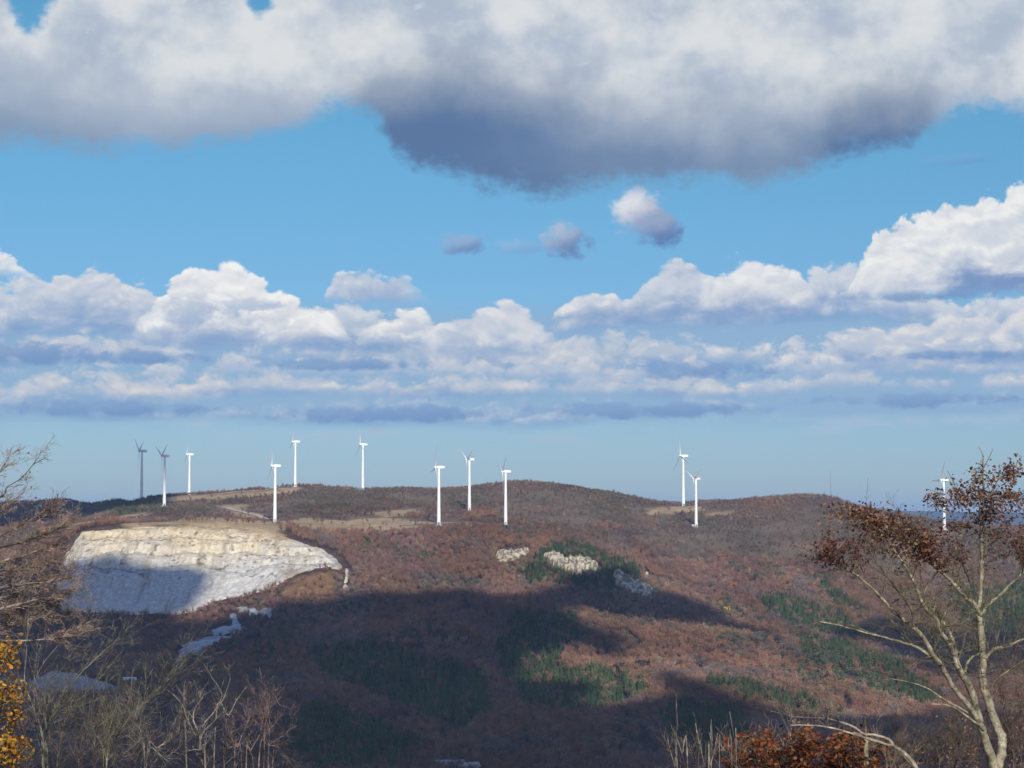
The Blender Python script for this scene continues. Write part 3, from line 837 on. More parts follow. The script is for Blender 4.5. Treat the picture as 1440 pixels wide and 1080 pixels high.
# ------------------------------------------------------------------ woods on the hill
def twig_tree(seed, H=9.0, R=3.6, n=150, leafy=60, col=(1, 1, 1)):
    """a broad-leaved tree in late autumn: stem, forking limbs, fans of twigs and the last leaves"""
    r = np.random.default_rng(seed); g = Geo()
    g.tube([(0, 0, -1.5), (r.normal(0, .1), r.normal(0, .1), H * .28), (r.normal(0, .3), r.normal(0, .3), H * .6)], [.26, .2, .1], 4, (0.75, 0.75, 0.78))
    limbs = []
    for k in range(8):
        th = r.uniform(0, 6.28); z0 = r.uniform(.22, .5) * H
        e = np.array([math.cos(th) * R * r.uniform(.4, .8), math.sin(th) * R * r.uniform(.4, .8), H * r.uniform(.55, .88)])
        s0 = np.array([0, 0, z0]); m = (s0 + e) / 2 + [0, 0, -.3]
        g.tube([s0, m, e], [.12, .08, .04], 3, (0.75, 0.75, 0.78)); limbs += [m, e, (m + e) / 2]
    limbs.append(np.array([0, 0, H * .7]))
    V = []; T = []
    for k in range(n):
        b0 = limbs[r.integers(len(limbs))] + r.normal(0, .5, 3)
        d = np.array([b0[0], b0[1], 0]) * .22 + r.normal(0, .8, 3) + [0, 0, 1.0]
        d /= np.linalg.norm(d); L = r.uniform(.7, 1.9); w = np.cross(d, r.normal(0, 1, 3)); w /= np.linalg.norm(w)
        V += [b0 - w * .14, b0 + w * .14, b0 + d * L]; i = len(V); T.append([i - 3, i - 2, i - 1])
    c = np.repeat(r.uniform(.75, 1.25, n), 3)[:, None] * np.ones(3)
    g.add(V, None, T, c)
    for k in range(leafy):
        b0 = limbs[r.integers(len(limbs))] + r.normal(0, .75, 3)
        a1 = r.normal(0, 1, 3); a1 /= np.linalg.norm(a1); a2 = np.cross(a1, r.normal(0, 1, 3)); a2 /= np.linalg.norm(a2)
        q = r.uniform(.22, .5)
        g.add([b0 - a1 * q, b0 + a2 * q * .7, b0 + a1 * q, b0 - a2 * q * .7], [[0, 1, 2, 3]], None, np.array([1.15, .95, .8]) * r.uniform(.7, 1.3))
    return g


def needle_tree(seed, H=12.0, R=2.3, n=230):
    """a conifer: straight stem and tiers of drooping sprays"""
    r = np.random.default_rng(seed); g = Geo()
    g.tube([(0, 0, -1.5), (0, 0, H * .5), (0, 0, H * .97)], [.22, .14, .03], 4, (1.4, 1.0, .8))
    for k in range(n):
        z = H * (.14 + .84 * r.uniform(0, 1) ** 1.15); rr = R * (1 - z / H) ** .8 * r.uniform(.55, 1.15) + .15
        th = r.uniform(0, 6.28); d = np.array([math.cos(th), math.sin(th), 0]); w = np.array([-d[1], d[0], 0])
        b0 = d * rr * .25 + [0, 0, z]; e = d * rr + [0, 0, z - rr * r.uniform(.05, .35)]; ww = r.uniform(.25, .5)
        m = (b0 + e) / 2 + [0, 0, .12]
        g.add([b0, m + w * ww, e, m - w * ww], [[0, 1, 2, 3]], None, np.ones(3) * r.uniform(.65, 1.35))
    return g


def leafy_tree(seed, H=8.0, R=3.2, n=260):
    """a rounded tree still in leaf: leaf clumps through an uneven crown"""
    r = np.random.default_rng(seed); g = Geo()
    g.tube([(0, 0, -1.5), (0, 0, H * .3), (.2, 0, H * .6)], [.25, .18, .08], 4, (1, .9, .8))
    cl = [np.array([r.normal(0, R * .42), r.normal(0, R * .42), H * r.uniform(.38, .82)]) for _ in range(11)]
    for k in range(n):
        c0 = cl[r.integers(len(cl))]; d = r.normal(0, 1, 3); d /= np.linalg.norm(d)
        b0 = c0 + d * r.uniform(.5, 1.25); a1 = np.cross(d, r.normal(0, 1, 3)); a1 /= np.linalg.norm(a1); a2 = np.cross(d, a1) + d * r.normal(0, .4)
        q = r.uniform(.25, .55)
        g.add([b0 - a1 * q, b0 + a2 * q, b0 + a1 * q, b0 - a2 * q], [[0, 1, 2, 3]], None, np.ones(3) * r.uniform(.7, 1.3))
    return g


M_wood = bpy.data.materials.new('autumn_wood'); M_wood.use_nodes = True      # tree colour (from its place in the wood) times the shade of its own twigs
nt = M_wood.node_tree; bs = nt.nodes['Principled BSDF']; bs.inputs['Roughness'].default_value = 1.0; bs.inputs['Specular IOR Level'].default_value = 0.0
a1_ = nt.nodes.new('ShaderNodeAttribute'); a1_.attribute_name = 'kindcol'; a1_.attribute_type = 'INSTANCER'
a2_ = nt.nodes.new('ShaderNodeAttribute'); a2_.attribute_name = 'tint'
mm = nt.nodes.new('ShaderNodeMix'); mm.data_type = 'RGBA'; mm.blend_type = 'MULTIPLY'; mm.inputs['Factor'].default_value = 1
nt.links.new(a1_.outputs['Color'], mm.inputs[6]); nt.links.new(a2_.outputs['Color'], mm.inputs[7]); nt.links.new(mm.outputs[2], bs.inputs['Base Color'])
M_single = material('autumn_tree', tint=True, rough=1.0, spec=0.0)

BARE = [twig_tree(300 + k, H=9 + (k % 3) * 1.2, R=3.3 + (k % 2) * .9) for k in range(5)]
CONI = [needle_tree(320 + k, H=9.5 + k, R=2.5 + .2 * k) for k in range(4)]
LEAF = [leafy_tree(340 + k, H=7.5 + k * .6) for k in range(4)]


def proto_objects(name, geos):
    return [bpy.data.objects.new(name, g.mesh(name, M_wood)) for g in geos]      # never linked: only instanced


# scatter
sp = 4.5
X0, Y0 = np.meshgrid(np.arange(-1050, 1050, sp), np.arange(1000, 3420, sp))
X0 = X0 + RNG.uniform(-.5, .5, X0.shape) * sp; Y0 = Y0 + RNG.uniform(-.5, .5, Y0.shape) * sp
X0, Y0 = X0.ravel(), Y0.ravel()
k = (np.abs(X0) < Y0 * 0.275 + 25); X0, Y0 = X0[k], Y0[k]
Z0 = height(X0, Y0)
jx, jy = X0 + 9 * nfbm(X0 / 25, Y0 / 25, 3, 71), Y0 + 12 * nfbm(X0 / 25, Y0 / 25, 3, 72)
rnd = RNG.uniform(0, 1, len(X0))
keepm = poly_dist(X0, Y0, QUARRY) < -5.5
keepm &= np.abs(nfbm(X0 / 150 + 7, Y0 / 320, 3, 57)) > .014
keepm &= ~((Y0 > 2230) & (nfbm(X0 / 60, Y0 / 110, 4, 93) > .12) & (rnd > .18) & (Y0 < 2700))
for pl in TERR + [SPOIL, STRIP]: keepm &= poly_dist(X0, Y0, pl) < -1.5
for pl in CLEAR: keepm &= ~((poly_dist(jx, jy, pl) > -9) & (rnd > 0.04))
keepm &= ~(in_poly(jx, jy, RUST) & (rnd > 0.10))
ROCKS = [hits(p) for p in (
    [(697, 782), (708, 774), (722, 772), (736, 769), (744, 771), (743, 780), (738, 788), (728, 792), (712, 795), (700, 793)],
    [(764, 780), (780, 781), (800, 785), (820, 788), (838, 794), (848, 801), (838, 805), (826, 801), (820, 808), (812, 813), (800, 807), (786, 800), (770, 794)],
    [(860, 813), (872, 811), (886, 818), (902, 823), (917, 830), (926, 838), (914, 845), (898, 842), (882, 837), (866, 826)],
    [(903, 805), (911, 806), (919, 815), (909, 815)],
    [(929, 839), (936, 841), (935, 848), (930, 846)])]
for pl in ROCKS: keepm &= poly_dist(X0, Y0, pl) < -1.0 + 30 * (rnd < .10)
TB = np.array([at(x, y, Y) for x, y, Y in T_POS])
for tb in TB: keepm &= np.hypot(X0 - tb[0], Y0 - tb[1] + 12) > 15
for tr in ([(318, 714), (330, 718), (345, 722), (362, 725), (380, 731)], [(60, 744), (105, 739), (150, 733), (185, 727), (205, 722)], [(240, 700), (300, 696), (380, 690), (415, 684)]):
    P = np.array([hit(*p) for p in tr])
    for i in range(len(P) - 1):
        e = P[i + 1, :2] - P[i, :2]; t = np.clip(((X0 - P[i, 0]) * e[0] + (Y0 - P[i, 1]) * e[1]) / (e @ e), 0, 1)
        keepm &= np.hypot(X0 - P[i, 0] - t * e[0], Y0 - P[i, 1] - t * e[1] + 8) > 9
X0, Y0, Z0, jx, jy, rnd = (v[keepm] for v in (X0, Y0, Z0, jx, jy, rnd))
kind = np.zeros(len(X0), int)                      # 0 bare, 1 conifer, 2 leafy
for pl in PINES: kind[in_poly(jx, jy, pl) & (RNG.uniform(0, 1, len(X0)) < .86)] = 1
for pl in OLIVE: kind[in_poly(jx, jy, pl) & (RNG.uniform(0, 1, len(X0)) < .55)] = 2
kind[(kind == 0) & (nfbm(X0 / 70, Y0 / 110, 4, 81) > .36) & (rnd < .5)] = 2
kind[(kind == 0) & (rnd > .985)] = 1
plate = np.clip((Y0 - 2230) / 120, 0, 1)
orange = np.zeros(len(X0))
for pl in ORANGE: orange = np.maximum(orange, np.clip((poly_dist(jx, jy, pl) + 10) / 30, 0, 1))
cn = 1.5 * nfbm(X0 / 120, Y0 / 190, 3, 33)[:, None]; cr = RNG.normal(0, 1, (len(X0), 1)); cr2 = RNG.uniform(0, 1, (len(X0), 1))
cb = np.array([.25, .150, .134]) * (1 - np.clip(.5 + cn, 0, 1)) + np.array([.262, .166, .113]) * np.clip(.5 + cn, 0, 1)
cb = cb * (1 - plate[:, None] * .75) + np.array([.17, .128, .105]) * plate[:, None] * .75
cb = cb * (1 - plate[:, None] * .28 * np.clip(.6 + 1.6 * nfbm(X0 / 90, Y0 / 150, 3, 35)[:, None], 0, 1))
oc = np.where(cr2 < .5, np.array([[.37, .205, .135]]), np.array([[.31, .185, .14]]))
cb = cb * (1 - orange[:, None] * .8) + oc * orange[:, None] * .8
spn = nfbm(X0 / 38, Y0 / 60, 3, 47)[:, None] + RNG.normal(0, .16, (len(X0), 1))        # kinds of tree grow in groups
cb = np.where(spn > .30, np.array([.21, .165, .150]), cb); cb = np.where(spn < -.30, np.array([.265, .155, .105]), cb)
cb = np.where((np.abs(spn) < .02), np.array([.30, .24, .15]), cb)
cb = np.where(cr2 > .97, cb * np.array([1.25, 1.15, 1.0]), cb)
cc = np.array([.10, .16, .075]) * (1 - cr2) + np.array([.135, .20, .085]) * cr2
cl_ = np.array([.145, .15, .085]) * (1 - cr2) + np.array([.12, .125, .085]) * cr2
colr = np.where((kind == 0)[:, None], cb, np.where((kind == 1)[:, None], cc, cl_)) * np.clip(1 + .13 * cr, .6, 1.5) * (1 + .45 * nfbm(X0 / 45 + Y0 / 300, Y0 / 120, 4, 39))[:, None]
scl = np.clip(RNG.normal(.74, .14, len(X0)), .45, 1.3) * (1 - .34 * plate) * np.where(kind == 2, .9, 1.0)
sky_edge = np.clip((Y0 - 2600) / 150, 0, 1); scl *= 1 - .12 * sky_edge

# the trees nearest the viewer, large enough to tell apart, stand as single trees
PX, PY = to_px(np.stack([X0, Y0, Z0 + 8], -1))
cand = np.nonzero((PY > 1012) & (PY < 1082) & (PX > 400) & (PX < 960) & (Y0 < 1420))[0]
cand = cand[np.argsort(Y0[cand])][:150]
single = np.zeros(len(X0), bool); single[cand] = True


def wood(name, geos, msk, label, cat):
    ob = proto_objects(name + '_tree', geos)
    P = np.stack([X0, Y0, Z0 - .3], -1)[msk]
    me = bpy.data.meshes.new(name); me.vertices.add(len(P)); me.vertices.foreach_set('co', P.astype(np.float32).ravel())
    for nm, ty, va in (('scl', 'FLOAT', scl[msk]), ('rot', 'FLOAT', RNG.uniform(0, 6.28, msk.sum())), ('var', 'INT', RNG.integers(0, len(geos), msk.sum()))):
        me.attributes.new(nm, ty, 'POINT').data.foreach_set('value', va.astype(np.int32 if ty == 'INT' else np.float32))
    c4 = np.ones((msk.sum(), 4), np.float32); c4[:, :3] = np.clip(colr[msk], .005, .8)
    me.attributes.new('kindcol', 'FLOAT_COLOR', 'POINT').data.foreach_set('color', c4.ravel())
    o = obj(name, me, label=label, cat=cat, kind='stuff')
    ng = bpy.data.node_groups.new(name, 'GeometryNodeTree')
    ng.interface.new_socket('Geometry', in_out='INPUT', socket_type='NodeSocketGeometry'); ng.interface.new_socket('Geometry', in_out='OUTPUT', socket_type='NodeSocketGeometry')
    N_ = ng.nodes.new; L_ = ng.links.new
    gi, go, ip, jn = N_('NodeGroupInput'), N_('NodeGroupOutput'), N_('GeometryNodeInstanceOnPoints'), N_('GeometryNodeGeometryToInstance')
    for p in ob:
        oi = N_('GeometryNodeObjectInfo'); oi.inputs['Object'].default_value = p
        L_(oi.outputs['Geometry'], jn.inputs[0])
    def attr(nm, ty):
        a = N_('GeometryNodeInputNamedAttribute'); a.data_type = ty; a.inputs['Name'].default_value = nm; return a.outputs['Attribute']
    cx = N_('ShaderNodeCombineXYZ'); L_(attr('rot', 'FLOAT'), cx.inputs[2])
    er = N_('FunctionNodeEulerToRotation'); L_(cx.outputs[0], er.inputs[0])
    L_(gi.outputs[0], ip.inputs['Points']); L_(jn.outputs[0], ip.inputs['Instance']); ip.inputs['Pick Instance'].default_value = True
    L_(attr('var', 'INT'), ip.inputs['Instance Index']); L_(er.outputs[0], ip.inputs['Rotation']); L_(attr('scl', 'FLOAT'), ip.inputs['Scale'])
    L_(ip.outputs[0], go.inputs[0])
    o.modifiers.new('scatter', 'NODES').node_group = ng
    return o


wood('bare_woodland', BARE, (kind == 0) & ~single, 'leafless brown and russet woodland covering the hill below the wind turbines', 'woodland')
wood('pine_wood', CONI, (kind == 1) & ~single, 'dark green conifer stands spread over the hillside', 'conifer wood')
wood('evergreen_scrub', LEAF, (kind == 2) & ~single, 'olive green scrub scattered among the bare brown woodland', 'scrub')
smesh = {}
for i in cand:
    kd = kind[i]; v = int(RNG.integers(0, 3)); key = (kd, v)
    if key not in smesh:
        g = (BARE, CONI, LEAF)[kd][v]
        base = ((.22, .14, .115), (.05, .09, .05), (.11, .11, .06))[kd]
        g2 = Geo(); g2.__dict__.update(g.__dict__); g2.c = [c * np.array(base) for c in g.c]
        smesh[key] = g2.mesh(('bare_tree', 'conifer_tree', 'scrub_tree')[kd], M_single)
    o = obj(('bare_tree', 'conifer_tree', 'scrub_tree')[kd], smesh[key], loc=(X0[i], Y0[i], Z0[i] - .3),
            label=('leafless brown tree in the shaded wood on the valley floor', 'dark green conifer in the shaded wood on the valley floor', 'olive green bush in the shaded wood on the valley floor')[kd],
            cat=('tree', 'conifer', 'bush')[kd], group=('bare trees on the shaded valley floor', 'conifers on the shaded valley floor', 'green bushes on the shaded valley floor')[kd])
    o.rotation_euler.z = RNG.uniform(0, 6.28); o.scale = (scl[i],) * 3

# ---- a few single trees that stand out on the slope
for px1, py1, cl1, lb, gm, sz in ((1030, 834, (.46, .17, .07), 'single orange red tree above the green strip on the right hand slope', 2, 1.3), (1022, 866, (.50, .34, .10), 'single yellow tree beside the shadow edge below the orange red tree', 1, 1.2),
                                  (870, 948, (.05, .055, .05), 'dark round tree alone on the rust coloured spur, left of a pair', 0, 1.3), (898, 946, (.055, .05, .045), 'left one of two dark trees on the rust coloured spur', 3, 1.25),
                                  (908, 944, (.05, .045, .045), 'right one of two dark trees on the rust coloured spur', 1, 1.2)):
    G = hit(px1, py1); g = LEAF[gm]; g2 = Geo(); g2.__dict__.update(g.__dict__); g2.c = [c * np.array(cl1) for c in g.c]
    o = obj('autumn_tree', g2.mesh('autumn_tree', M_single), loc=tuple(G), label=lb, cat='tree'); o.scale = (sz,) * 3

# ------------------------------------------------------------------ pale rock outcrops on the slope
RLAB = ['cream rock outcrop below the rightmost of the three central turbines', 'broad pale crag, largest outcrop, half in cloud shadow', 'grey shaded crag lying lower right of the broad pale crag',
        'small sunlit cream rock above the grey shaded crag', 'tiny pale rock at the lower right end of the grey shaded crag']
for pl, lb, hm in zip(ROCKS, RLAB, (3.5, 4.5, 7, 4, 3)):
    gx, gy = np.meshgrid(np.arange(pl[:, 0].min() - 4, pl[:, 0].max() + 4, 1.1), np.arange(pl[:, 1].min() - 4, pl[:, 1].max() + 4, 1.1))
    d = poly_dist(gx, gy, pl) + 3.5 * nfbm(gx / 7, gy / 9, 3, 61)
    blocks = np.floor(3 * nfbm(gx / 9, gy / 12, 2, 50)) * 1.8 + .6 * nfbm(gx / 2.2, gy / 2.6, 2, 52)
    z = height(gx, gy) + hm * np.clip(d / 6, 0, 1) ** .7 + (blocks + 2.2 * nfbm(gx / 4, gy / 5, 3, 45)) * np.clip(d / 3, 0, 1) - np.clip(1 - d / 2, 0, 1) * 3
    f = grid_faces(*gx.shape); f = f[(d.ravel()[f] > 0).all(1)]
    m = np.clip(.5 + .9 * nfbm(gx / 7, gy / 7, 4, 4), 0, 1)[..., None]
    c = np.array((.60, .51, .34)) * (1 - m) + np.array((.46, .40, .30)) * m
    c = np.where((nfbm(gx / 4, gy / 5, 3, 70) > .14)[..., None], c * .4, c)
    obj('rock_outcrop', new_mesh('rock_outcrop', np.stack([gx, gy, z], -1).reshape(-1, 3), f, M_rock, False, c.reshape(-1, 3)), label=lb, cat='rock outcrop', group='rock outcrops on the wooded slope')

# ------------------------------------------------------------------ wind turbines
M_white = material('white_gelcoat', (0.86, 0.87, 0.87), rough=0.45, noise=[(0.4, 3, 0.94, 1.03)], spec=0.4)
M_dark = material('dark_steel', (0.06, 0.065, 0.07), rough=0.6)
TL = ['far left turbine on the dark ridge, wholly in cloud shadow with a lit foot', 'turbine second from the left, grey in shade above a sunlit white foot',
      'white turbine third from the left, its foot on the skyline', 'tall white turbine above the quarry, with a shadow on the scrub behind it',
      'white turbine on the skyline behind and right of the one above the quarry', 'solitary white turbine on the skyline, right of the quarry',
      'leftmost of the three central turbines, its foot at the end of the tan clearing', 'middle and farthest back of the three central turbines',
      'rightmost of the three central turbines, foot above the cream rock', 'farther turbine of the right hand pair, foot on the saddle',
      'nearer, lower turbine of the right hand pair', 'far right turbine seen behind the oak with brown leaves']
PH = [185, 178, 5, 0, 12, 355, 20, 182, 50, 352, 180, 30]
HUBY = [634, 641, 639, 655, 621, 625, 657, 646, 663, 641, 673, 675]
YAW = [24, 28, 18, 16, 15, 20, 12, 24, 14, 18, 26, 12]

tow = Geo(); zz = np.linspace(-3, 58.4, 9)
tow.tube(np.stack([zz * 0, zz * 0, zz], 1), np.interp(zz, [-3, 0, 58.4], [2.05, 2.0, 1.15]), 24)
for z in (0.0, 20.5, 40.5):
    r = np.interp(z, [0, 58.4], [2.0, 1.15]); tow.tube([(0, 0, z), (0, 0, z + .25)], r + .06, 24)
tow_me = tow.mesh('tower', M_white, True)
dr = Geo(); dr.tube([(0.35, -2.02, .9), (.35, -1.98, 3.1)], .5, 4); door_me = dr.mesh('door', M_dark)
pd = Geo(); pd.tube([(0, 0, -1.6), (0, 0, .35)], 4.2, 20); M_conc = material('concrete', (.42, .41, .39), noise=[(.8, 4, .8, 1.15)])
pad_me = pd.mesh('foundation', M_conc)
# nacelle along +x (rotor at -x): rounded box from lofted sections
na = Geo(); sec = [(-2.4, .9, .95), (-2.1, 1.25, 1.35), (-1.0, 1.5, 1.62), (2.6, 1.5, 1.62), (5.2, 1.42, 1.5), (5.9, 1.15, 1.25), (6.1, .8, .9)]
th = np.linspace(0, 2 * math.pi, 24, endpoint=False)
sq = lambda v: np.sign(v) * np.abs(v) ** .45
V = np.concatenate([np.stack([np.full(24, x), w * sq(np.cos(th)), 1.45 + h * sq(np.sin(th))], 1) for x, w, h in sec])
i = np.arange(len(sec) - 1)[:, None] * 24; j = np.arange(24)[None, :]; j2 = (j + 1) % 24
Q = np.stack([i + j, i + j2, i + 24 + j2, i + 24 + j], -1).reshape(-1, 4)
V = np.vstack([V, [(-2.4, 0, 1.45), (6.1, 0, 1.45)]]); jj = np.arange(24)
T = np.vstack([np.stack([(jj + 1) % 24, jj, np.full(24, len(V) - 2)], 1), np.stack([len(sec) * 24 - 24 + jj, len(sec) * 24 - 24 + (jj + 1) % 24, np.full(24, len(V) - 1)], 1)])
na.add(V, Q, T); nac_me = na.mesh('nacelle', M_white, True)
va = Geo(); va.tube([(5.0, 0, 3.0), (5.0, 0, 4.6)], .06, 5); va.tube([(5.0, -.5, 4.3), (5.0, .5, 4.3)], .05, 5); vane_me = va.mesh('wind_vane', M_dark)
# spinner: nose towards -x, origin on the shaft
hu = Geo(); hx = np.array([1.0, .6, 0, -.7, -1.3, -1.7, -1.85]); hu.tube(np.stack([hx, hx * 0, hx * 0], 1), [1.0, 1.15, 1.2, 1.08, .78, .4, .08], 20); hub_me = hu.mesh('hub', M_white, True)
# blade along +z: lofted aerofoil with twist and taper
bl = Geo(); ns = 16; RB = 27.0
rr = np.linspace(.7, RB, ns); ch = np.interp(rr, [.7, 2, 5.2, 12, 20, 26, 27], [1.2, 1.25, 2.7, 2.0, 1.25, .7, .15]); tk = np.interp(rr, [.7, 2, 5.2, 12, 25.5], [1.05, 1.0, .62, .30, .05]); tw = np.radians(np.interp(rr, [.7, 5, 12, 25.5], [22, 16, 7, 0]))
th = np.linspace(0, 2 * math.pi, 14, endpoint=False)
V = []
for r, c, t, w in zip(rr, ch, tk, tw):
    x = t * .5 * np.sin(th) * (1 + .4 * np.cos(th)); y = c * (.5 * np.cos(th) + .12)
    V.append(np.stack([x * math.cos(w) - y * math.sin(w) - .0009 * r * r, x * math.sin(w) + y * math.cos(w), np.full(14, r)], 1))
V = np.concatenate(V); i = np.arange(ns - 1)[:, None] * 14; j = np.arange(14)[None, :]; j2 = (j + 1) % 14
bl.add(np.vstack([V, V[-14:].mean(0)]), np.stack([i + j, i + j2, i + 14 + j2, i + 14 + j], -1).reshape(-1, 4), np.stack([(ns - 1) * 14 + np.arange(14), (ns - 1) * 14 + (np.arange(14) + 1) % 14, np.full(14, ns * 14)], 1))
blade_me = bl.mesh('blade', M_white, True)

for k, (x, y, Y) in enumerate(T_POS):
    b_ = at(x, y, Y); gz = float(height(b_[0], b_[1]))
    hub = at(x, HUBY[k], Y)[2]
    root = obj('wind_turbine', None, label=TL[k], cat='wind turbine', group='white wind turbines along the ridge', loc=(b_[0], b_[1], gz))
    root.empty_display_size = 5
    sc_ = (hub - gz) / 60.0
    root.scale = (min(sc_, 1.12), min(sc_, 1.12), sc_)
    yaw = rad(YAW[k]); root.rotation_euler.z = 0
    obj('foundation', pad_me, root); t_ = obj('tower', tow_me, root); obj('door', door_me, t_)
    n_ = obj('nacelle', nac_me, root, loc=(0, 0, 58.4)); n_.rotation_euler.z = yaw
    obj('wind_vane', vane_me, n_)
    h_ = obj('hub', hub_me, root, loc=(-3.5 * math.cos(yaw), -3.5 * math.sin(yaw), 59.9)); h_.rotation_euler.z = yaw
    for q in range(3):
        b2 = obj('blade', blade_me, h_)
        b2.rotation_euler = (rad(-(PH[k] + 120 * q)) if False else rad(PH[k] + 120 * q), 0, 0)

# ------------------------------------------------------------------ mast, kiosks and buildings
M_steel = material('galvanised_steel', (.30, .31, .32), rough=.6)
p = at(1168, 694, 2620); gz = float(height(p[0], p[1]))
mast = obj('lattice_mast', None, label='thin guyed lattice mast on the crest left of the brown oak', cat='mast', loc=(p[0], p[1], gz))
g = Geo(); Hm = at(1168, 662, 2620)[2] - gz
for q in range(3):
    a0 = q * 2.094; g.tube([(.45 * math.cos(a0), .45 * math.sin(a0), -1), (.45 * math.cos(a0), .45 * math.sin(a0), Hm)], .075, 4)
for z in np.arange(0, Hm - 1.2, 1.2):
    for q in range(3):
        a0, a1 = q * 2.094, (q + 1) * 2.094; g.tube([(.45 * math.cos(a0), .45 * math.sin(a0), z), (.45 * math.cos(a1), .45 * math.sin(a1), z + 1.2)], .04, 3)
obj('lattice', g.mesh('lattice', M_steel), mast)
g = Geo(); g.tube([(0, 0, Hm - .5), (0, 0, Hm + 3)], .06, 4); obj('antenna', g.mesh('antenna', M_steel), mast)
for q in range(3):
    g = Geo(); a0 = q * 2.094 + .5; g.tube([(.4 * math.cos(a0), .4 * math.sin(a0), Hm * .9), (12 * math.cos(a0), 12 * math.sin(a0), -2)], .03, 3); obj('guy_wire', g.mesh('guy_wire', M_steel), mast)


def box(g, c, s, col=(1, 1, 1)):
    x, y, z = c; a, b2, h = s[0] / 2, s[1] / 2, s[2]
    V = [(x + i * a, y + j * b2, z + k_ * h) for k_ in (0, 1) for i, j in ((-1, -1), (1, -1), (1, 1), (-1, 1))]
    g.add(V, [[3, 2, 1, 0], [4, 5, 6, 7], [0, 1, 5, 4], [1, 2, 6, 5], [2, 3, 7, 6], [3, 0, 4, 7]], None, col)


M_wall = material('pale_wall', (.55, .55, .53), noise=[(.6, 4, .8, 1.1)]); M_roof = material('grey_sheet_roof', (.36, .37, .38), noise=[(.5, 4, .75, 1.15), (3.0, 2, .9, 1.1, (6, .2, .2))], rough=.5)
M_glass = material('window_glass', (.03, .035, .045), rough=.1, spec=.6)


def shed(x, y, Y, L, W, Hh, rz, label, cat='shed', name='shed', wins=4, roofcol=None):
    p = at(x, y, Y); gz = float(height(p[0], p[1]))
    r0 = obj(name, None, label=label, cat=cat, loc=(p[0], p[1], gz)); r0.rotation_euler.z = rz
    g = Geo(); box(g, (0, 0, -3), (L, W, Hh + 3)); rh = W * .28
    g.add([(-L / 2, -W / 2, Hh), (-L / 2, W / 2, Hh), (-L / 2, 0, Hh + rh), (L / 2, -W / 2, Hh), (L / 2, W / 2, Hh), (L / 2, 0, Hh + rh)], None, [[0, 2, 1], [3, 4, 5]])
    obj('wall', g.mesh('wall', M_wall), r0)
    g = Geo(); o_ = .5
    for s_ in (-1, 1):
        e0 = (W / 2 + o_) * s_; ze = Hh - o_ * .56
        g.add([(-L / 2 - o_, e0, ze + .05), (L / 2 + o_, e0, ze + .05), (L / 2 + o_, 0, Hh + rh + .05), (-L / 2 - o_, 0, Hh + rh + .05),
               (-L / 2 - o_, e0, ze + .3), (L / 2 + o_, e0, ze + .3), (L / 2 + o_, 0, Hh + rh + .3), (-L / 2 - o_, 0, Hh + rh + .3)],
              [[0, 1, 2, 3], [4, 5, 6, 7], [0, 1, 5, 4], [1, 2, 6, 5], [0, 3, 7, 4]])
    obj('roof', g.mesh('roof', roofcol or M_roof), r0)
    for q in range(wins):
        g = Geo(); box(g, (-L / 2 + (q + .5) * L / wins, -W / 2 - .03, Hh * .4), (L / wins * .45, .1, Hh * .35)); obj('window', g.mesh('window', M_glass), r0)
    g = Geo(); box(g, (L / 2 + .03, 0, 0), (.1, W * .35, Hh * .7)); obj('door', g.mesh('door', M_dark), r0)


shed(182, 968, 1530, 9, 6, 4, .3, 'small white quarry shed right of the gravel heap', wins=2, roofcol=M_white)
shed(633, 1066, 1200, 16, 8, 4.5, .05, 'long grey roofed farm building in the dark wood at the bottom', 'farm building', 'farm_building', 5)
shed(662, 1068, 1190, 9, 7, 5, .5, 'taller grey gabled barn right of the long farm building', 'barn', 'barn', 2)
shed(676, 1078, 1175, 8, 5, 3, -.2, 'lowest pale roofed outhouse right of the barn', 'outhouse', 'outhouse', 2, M_white)
for x, y, Y, lb in ((974.5, 739, 2502, 'white kiosk at the foot of the nearer turbine of the right hand pair'), (613.5, 719, 2380, 'white kiosk in the scrub behind the leftmost central turbine')):
    p = at(x, y, Y); gz = float(height(p[0], p[1])); r0 = obj('transformer_kiosk', None, label=lb, cat='kiosk', loc=(p[0], p[1], gz), group='white kiosks beside the turbines')
    g = Geo(); box(g, (0, 0, -1), (2.6, 2.6, 3.6)); obj('cabinet', g.mesh('cabinet', M_white), r0)
    g = Geo(); box(g, (0, 0, 2.603), (3.0, 3.0, .25)); obj('roof', g.mesh('roof', M_white), r0)
    g = Geo(); box(g, (0, -1.33, .1), (1.2, .06, 2.1)); obj('door', g.mesh('door', M_dark), r0)

# ------------------------------------------------------------------ trees and shrubs close to the viewer
M_bark = material('lichened_bark', tint=True, noise=[(11, 6, .22, 1.35), (50, 3, .6, 1.3)], bump=(45, .8, .01), rough=.95, spec=.1)
M_leaf = material('dry_leaf', tint=True, rough=.7, translucent=.3, spec=.15, noise=[(40, 3, .75, 1.2)])
R_ = np.random.default_rng(99)


